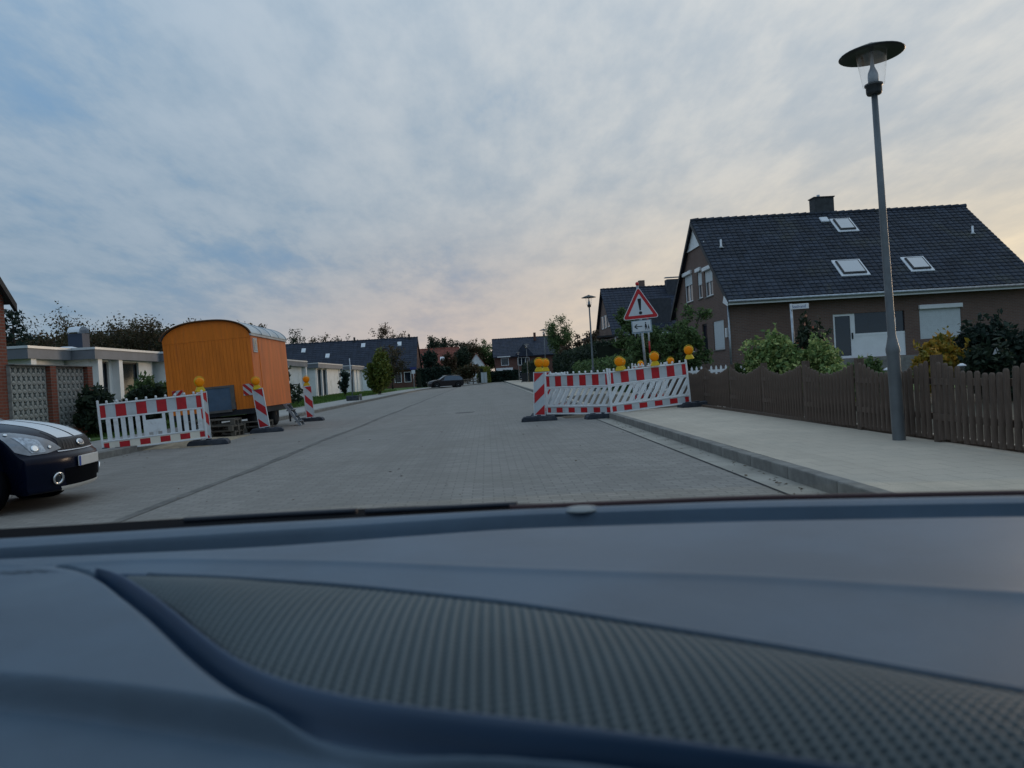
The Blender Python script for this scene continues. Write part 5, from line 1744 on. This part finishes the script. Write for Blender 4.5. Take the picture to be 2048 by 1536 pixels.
def dash_z(x, y):
    rt, rb, gr, rg, sm_, ml, pd, bd2 = (cv(k, x) for k in ('rimtop', 'rimbot', 'groove', 'ridge', 'seam', 'meshlow', 'pad', 'band'))
    z = np.full_like(x, ZD)
    # rim roll at the glass
    u = np.clip((y - rb) / (rt - rb), 0, 1)
    z = z + np.where(y > rb, .004 * np.sin(np.pi * np.clip(u, 0, 1)), 0)
    # defroster trench, steep at the rim and easing out towards the driver
    u = np.clip((y - gr) / (rb - gr), 0, 1)
    z = z - np.where((y > gr) & (y <= rb), .030 * u ** 1.6 * (1 - sst(.9, 1.0, u)), 0)
    # plateau falls away past the ridge line
    z = z - .07 * np.clip(rg - y, 0, np.maximum(rg - sm_, .0)) * (y < rg)
    fall = .07 * np.clip(rg - sm_, 0, None)
    low_ = y < rg
    z = z + .0022 * np.exp(-((y - rg) / .007) ** 2) * (y > sm_)
    # bed of the mesh panel
    inm = (y < sm_) & (y > ml)
    z = np.where(inm, z - .007 * np.minimum(sst(0, .008, sm_ - y), sst(0, .006, y - ml)), z)
    # bead and dark gap along the pad edge
    inb = (y <= ml) & (y > pd)
    u = np.clip((y - pd) / np.maximum(ml - pd, 1e-4), 0, 1)
    z = np.where(inb, z + .007 * np.sin(np.pi * sst(.25, 1.0, u)) - .014 * (1 - sst(0, .35, u)), z)
    # smooth pad, its edge rolled; then the step down to the lower shelf
    inp = y <= pd
    z = np.where(inp, z + .003 * sst(0, .02, pd - y) - .012 * (1 - sst(0, .010, pd - y)) * (x > -.45), z)
    stepd = sst(-.002, .009, bd2 - y)
    z = np.where(inp, z - .019 * stepd, z)
    return z


def dash_part(name, lo_k, hi_k, mt, step=.005, x0=-.86, x1=.86, ymin=.16):
    xs = np.arange(x0, x1, step)
    rows_ = []
    lo_ = cv(lo_k, xs) if lo_k else np.full_like(xs, ymin)
    hi_ = cv(hi_k, xs)
    nr = int(max(4, np.max(hi_ - lo_) / step))
    lo_ = np.minimum(lo_, hi_ - 1e-3)
    P_ = []
    for i in range(nr + 1):
        y = lo_ + (hi_ - lo_) * i / nr
        z = dash_z(xs, y)
        P_.append(np.stack([xs, y, z], 1))
    return MB().grid([[tuple(p) for p in r_] for r_ in P_]).build(name, mt, cab)


dash_part('defroster_rim', 'rimbot', 'rimtop', dash_m)
dash_part('upper_pad', 'seam', 'rimbot', dash_m)
dash_part('panel_bed', 'meshlow', 'seam', dash_dk, x0=-.40)
dash_part('edge_bead', 'pad', 'meshlow', dash_dk, .003, x0=-.42)
dash_part('lower_pad', None, 'pad', dash_m)
# ribbed mesh panel: a real grid of dimples
CW, CH = .0072, .0068
xs = np.arange(-.36, .36, CW / 5)
ys = np.arange(.22, .76, CH / 5)
X_, Y_ = np.meshgrid(xs, ys)
sm_, ml_ = cv('seam', X_), cv('meshlow', X_)
ins = (Y_ < sm_ - .003) & (Y_ > ml_ + .003)
ph = X_ * 2 * np.pi / CW
qh = Y_ * 2 * np.pi / CH
dim = np.clip((np.cos(ph) * .5 + .5) * (np.cos(qh) * .44 + .56), 0, 1) ** 1.6
base_ = dash_z(X_, sm_ * 0 + sm_ - .0001)
mid_ = np.clip((Y_ - ml_) / np.maximum(sm_ - ml_, 1e-3), 0, 1)
Z_ = base_ - .002 + .010 * np.sin(np.pi * mid_) ** .8 * np.clip((sm_ - ml_) / .12, 0, 1) - .0062 * dim
vid = -np.ones(X_.shape, int)
vid[ins] = np.arange(ins.sum())
q4 = ins[:-1, :-1] & ins[1:, :-1] & ins[:-1, 1:] & ins[1:, 1:]
fa = np.stack([vid[:-1, :-1][q4], vid[:-1, 1:][q4], vid[1:, 1:][q4], vid[1:, :-1][q4]], 1)
me = bpy.data.meshes.new('mesh_panel')
me.vertices.add(int(ins.sum()))
me.vertices.foreach_set('co', np.stack([X_[ins], Y_[ins], Z_[ins]], 1).astype(np.float32).ravel())
me.loops.add(len(fa) * 4)
me.loops.foreach_set('vertex_index', fa.astype(np.int32).ravel())
me.polygons.add(len(fa))
me.polygons.foreach_set('loop_start', np.arange(0, len(fa) * 4, 4, dtype=np.int32))
me.polygons.foreach_set('use_smooth', [True] * len(fa))
me.update(calc_edges=True)
me.materials.append(dash_mesh)
obj('mesh_panel', me, cab)
# seam piping, scuttle, wipers, bonnet, glass, roof
xs = np.linspace(-.34, .4, 40)
MB().tube([(x, float(cv('seam', x)), float(dash_z(np.array([x]), cv('seam', np.array([x])))[0]) - .0008) for x in xs], .0028, 6).build('seam_piping', dash_m, cab)
xs = np.linspace(-.86, .86, 36)
cow = [[(x, float(cv('rimtop', x)) + .001, ZD - .003), (x, float(cv('rimtop', x)) + .03, ZD - .004), (x, float(cv('rimtop', x)) + (.072 - .062 * max(0, min(1, (x + .1) / .35))) + .028, ZD - .004 - .0)] for x in xs]
MB().grid(cow).build('scuttle', black_m, cab)
MB().tube([(x, float(cv('rimtop', x)) + .045, ZD + .0005) for x in np.linspace(-.17, .03, 10)], .0038, 6).build('wiper', M('wiper_blade', (.012, .018, .03), .5, .1, 5), cab)
MB().tube([(x, float(cv('rimtop', x)) + .065, ZD - .001) for x in np.linspace(-.42, -.185, 10)], .0042, 6).build('wiper', M('wiper_blade', (.012, .018, .03)), cab)
MB().tube([(x, float(cv('rimtop', x)) + .03, ZD - .002) for x in np.linspace(.02, .8, 20)], .005, 6).build('glass_seal', M('seal_maroon', (.035, .010, .012), .5, .1, 5), cab)
MB().lathe([(.024, 0), (.021, .0015), (.011, .003), (.002, .0035)], 16).build('light_sensor', M('sensor_pale', (.17, .20, .21), .5, .05, 5), cab, loc=(.106, .932, ZD + .001))
CR = Matrix.Rotation(R(-7), 4, 'Z')
bp = [[CR @ Vector((x, y, z - .03 * (x / .8) ** 2)) for x in np.linspace(-.75, .75, 12)] for y, z in ((1.12, .85), (1.35, .80), (1.6, .735), (1.85, .64), (1.95, .5), (1.97, .25))]
MB().grid(bp).build('bonnet', M('bonnet_maroon', (.06, .012, .014), .25, .1, 5, coat=1.0), cab)
gm = bpy.data.materials.new('windscreen_glass')
gm.use_nodes = True
gt = NT(gm.node_tree)
gt.n('ShaderNodeOutputMaterial', {0: gt.n('ShaderNodeBsdfTransparent', {0: (.912, .942, .985)})})
ws_ = [[CR @ Vector((x * (1 - .18 * v), 1.10 - .10 * (x / .8) ** 2 - .95 * v, .945 + .53 * v)) for x in np.linspace(-.95, .95, 14)] for v in np.linspace(0, 1, 8)]
MB().grid(ws_).build('windscreen', gm, cab)
MB().prism([(.15, 1.475), (-1.7, 1.50), (-1.7, 1.53), (.15, 1.51)], -.80, .80, 'x').build('roof_lining', headliner, cab)
MB().box(-.85, .85, -1.75, -1.7, .3, 1.5).build('rear_light_block', headliner, cab)  # unseen bulkhead, added to block light from behind the cabin
for s_ in (-1, 1):
    MB().tube([CR @ Vector((s_ * .97, .98, .93)), CR @ Vector((s_ * .79, .1, 1.49))], .035, 8).build('pillar', headliner, cab)
    MB().box(s_ * .90 - .03, s_ * .90 + .03, -1.7, .9, .3, .95).build('door_panel', dash_dk, cab)
MB().box(-.87, .87, -1.7, .9, .25, .3).build('floor_pan', black_m, cab)
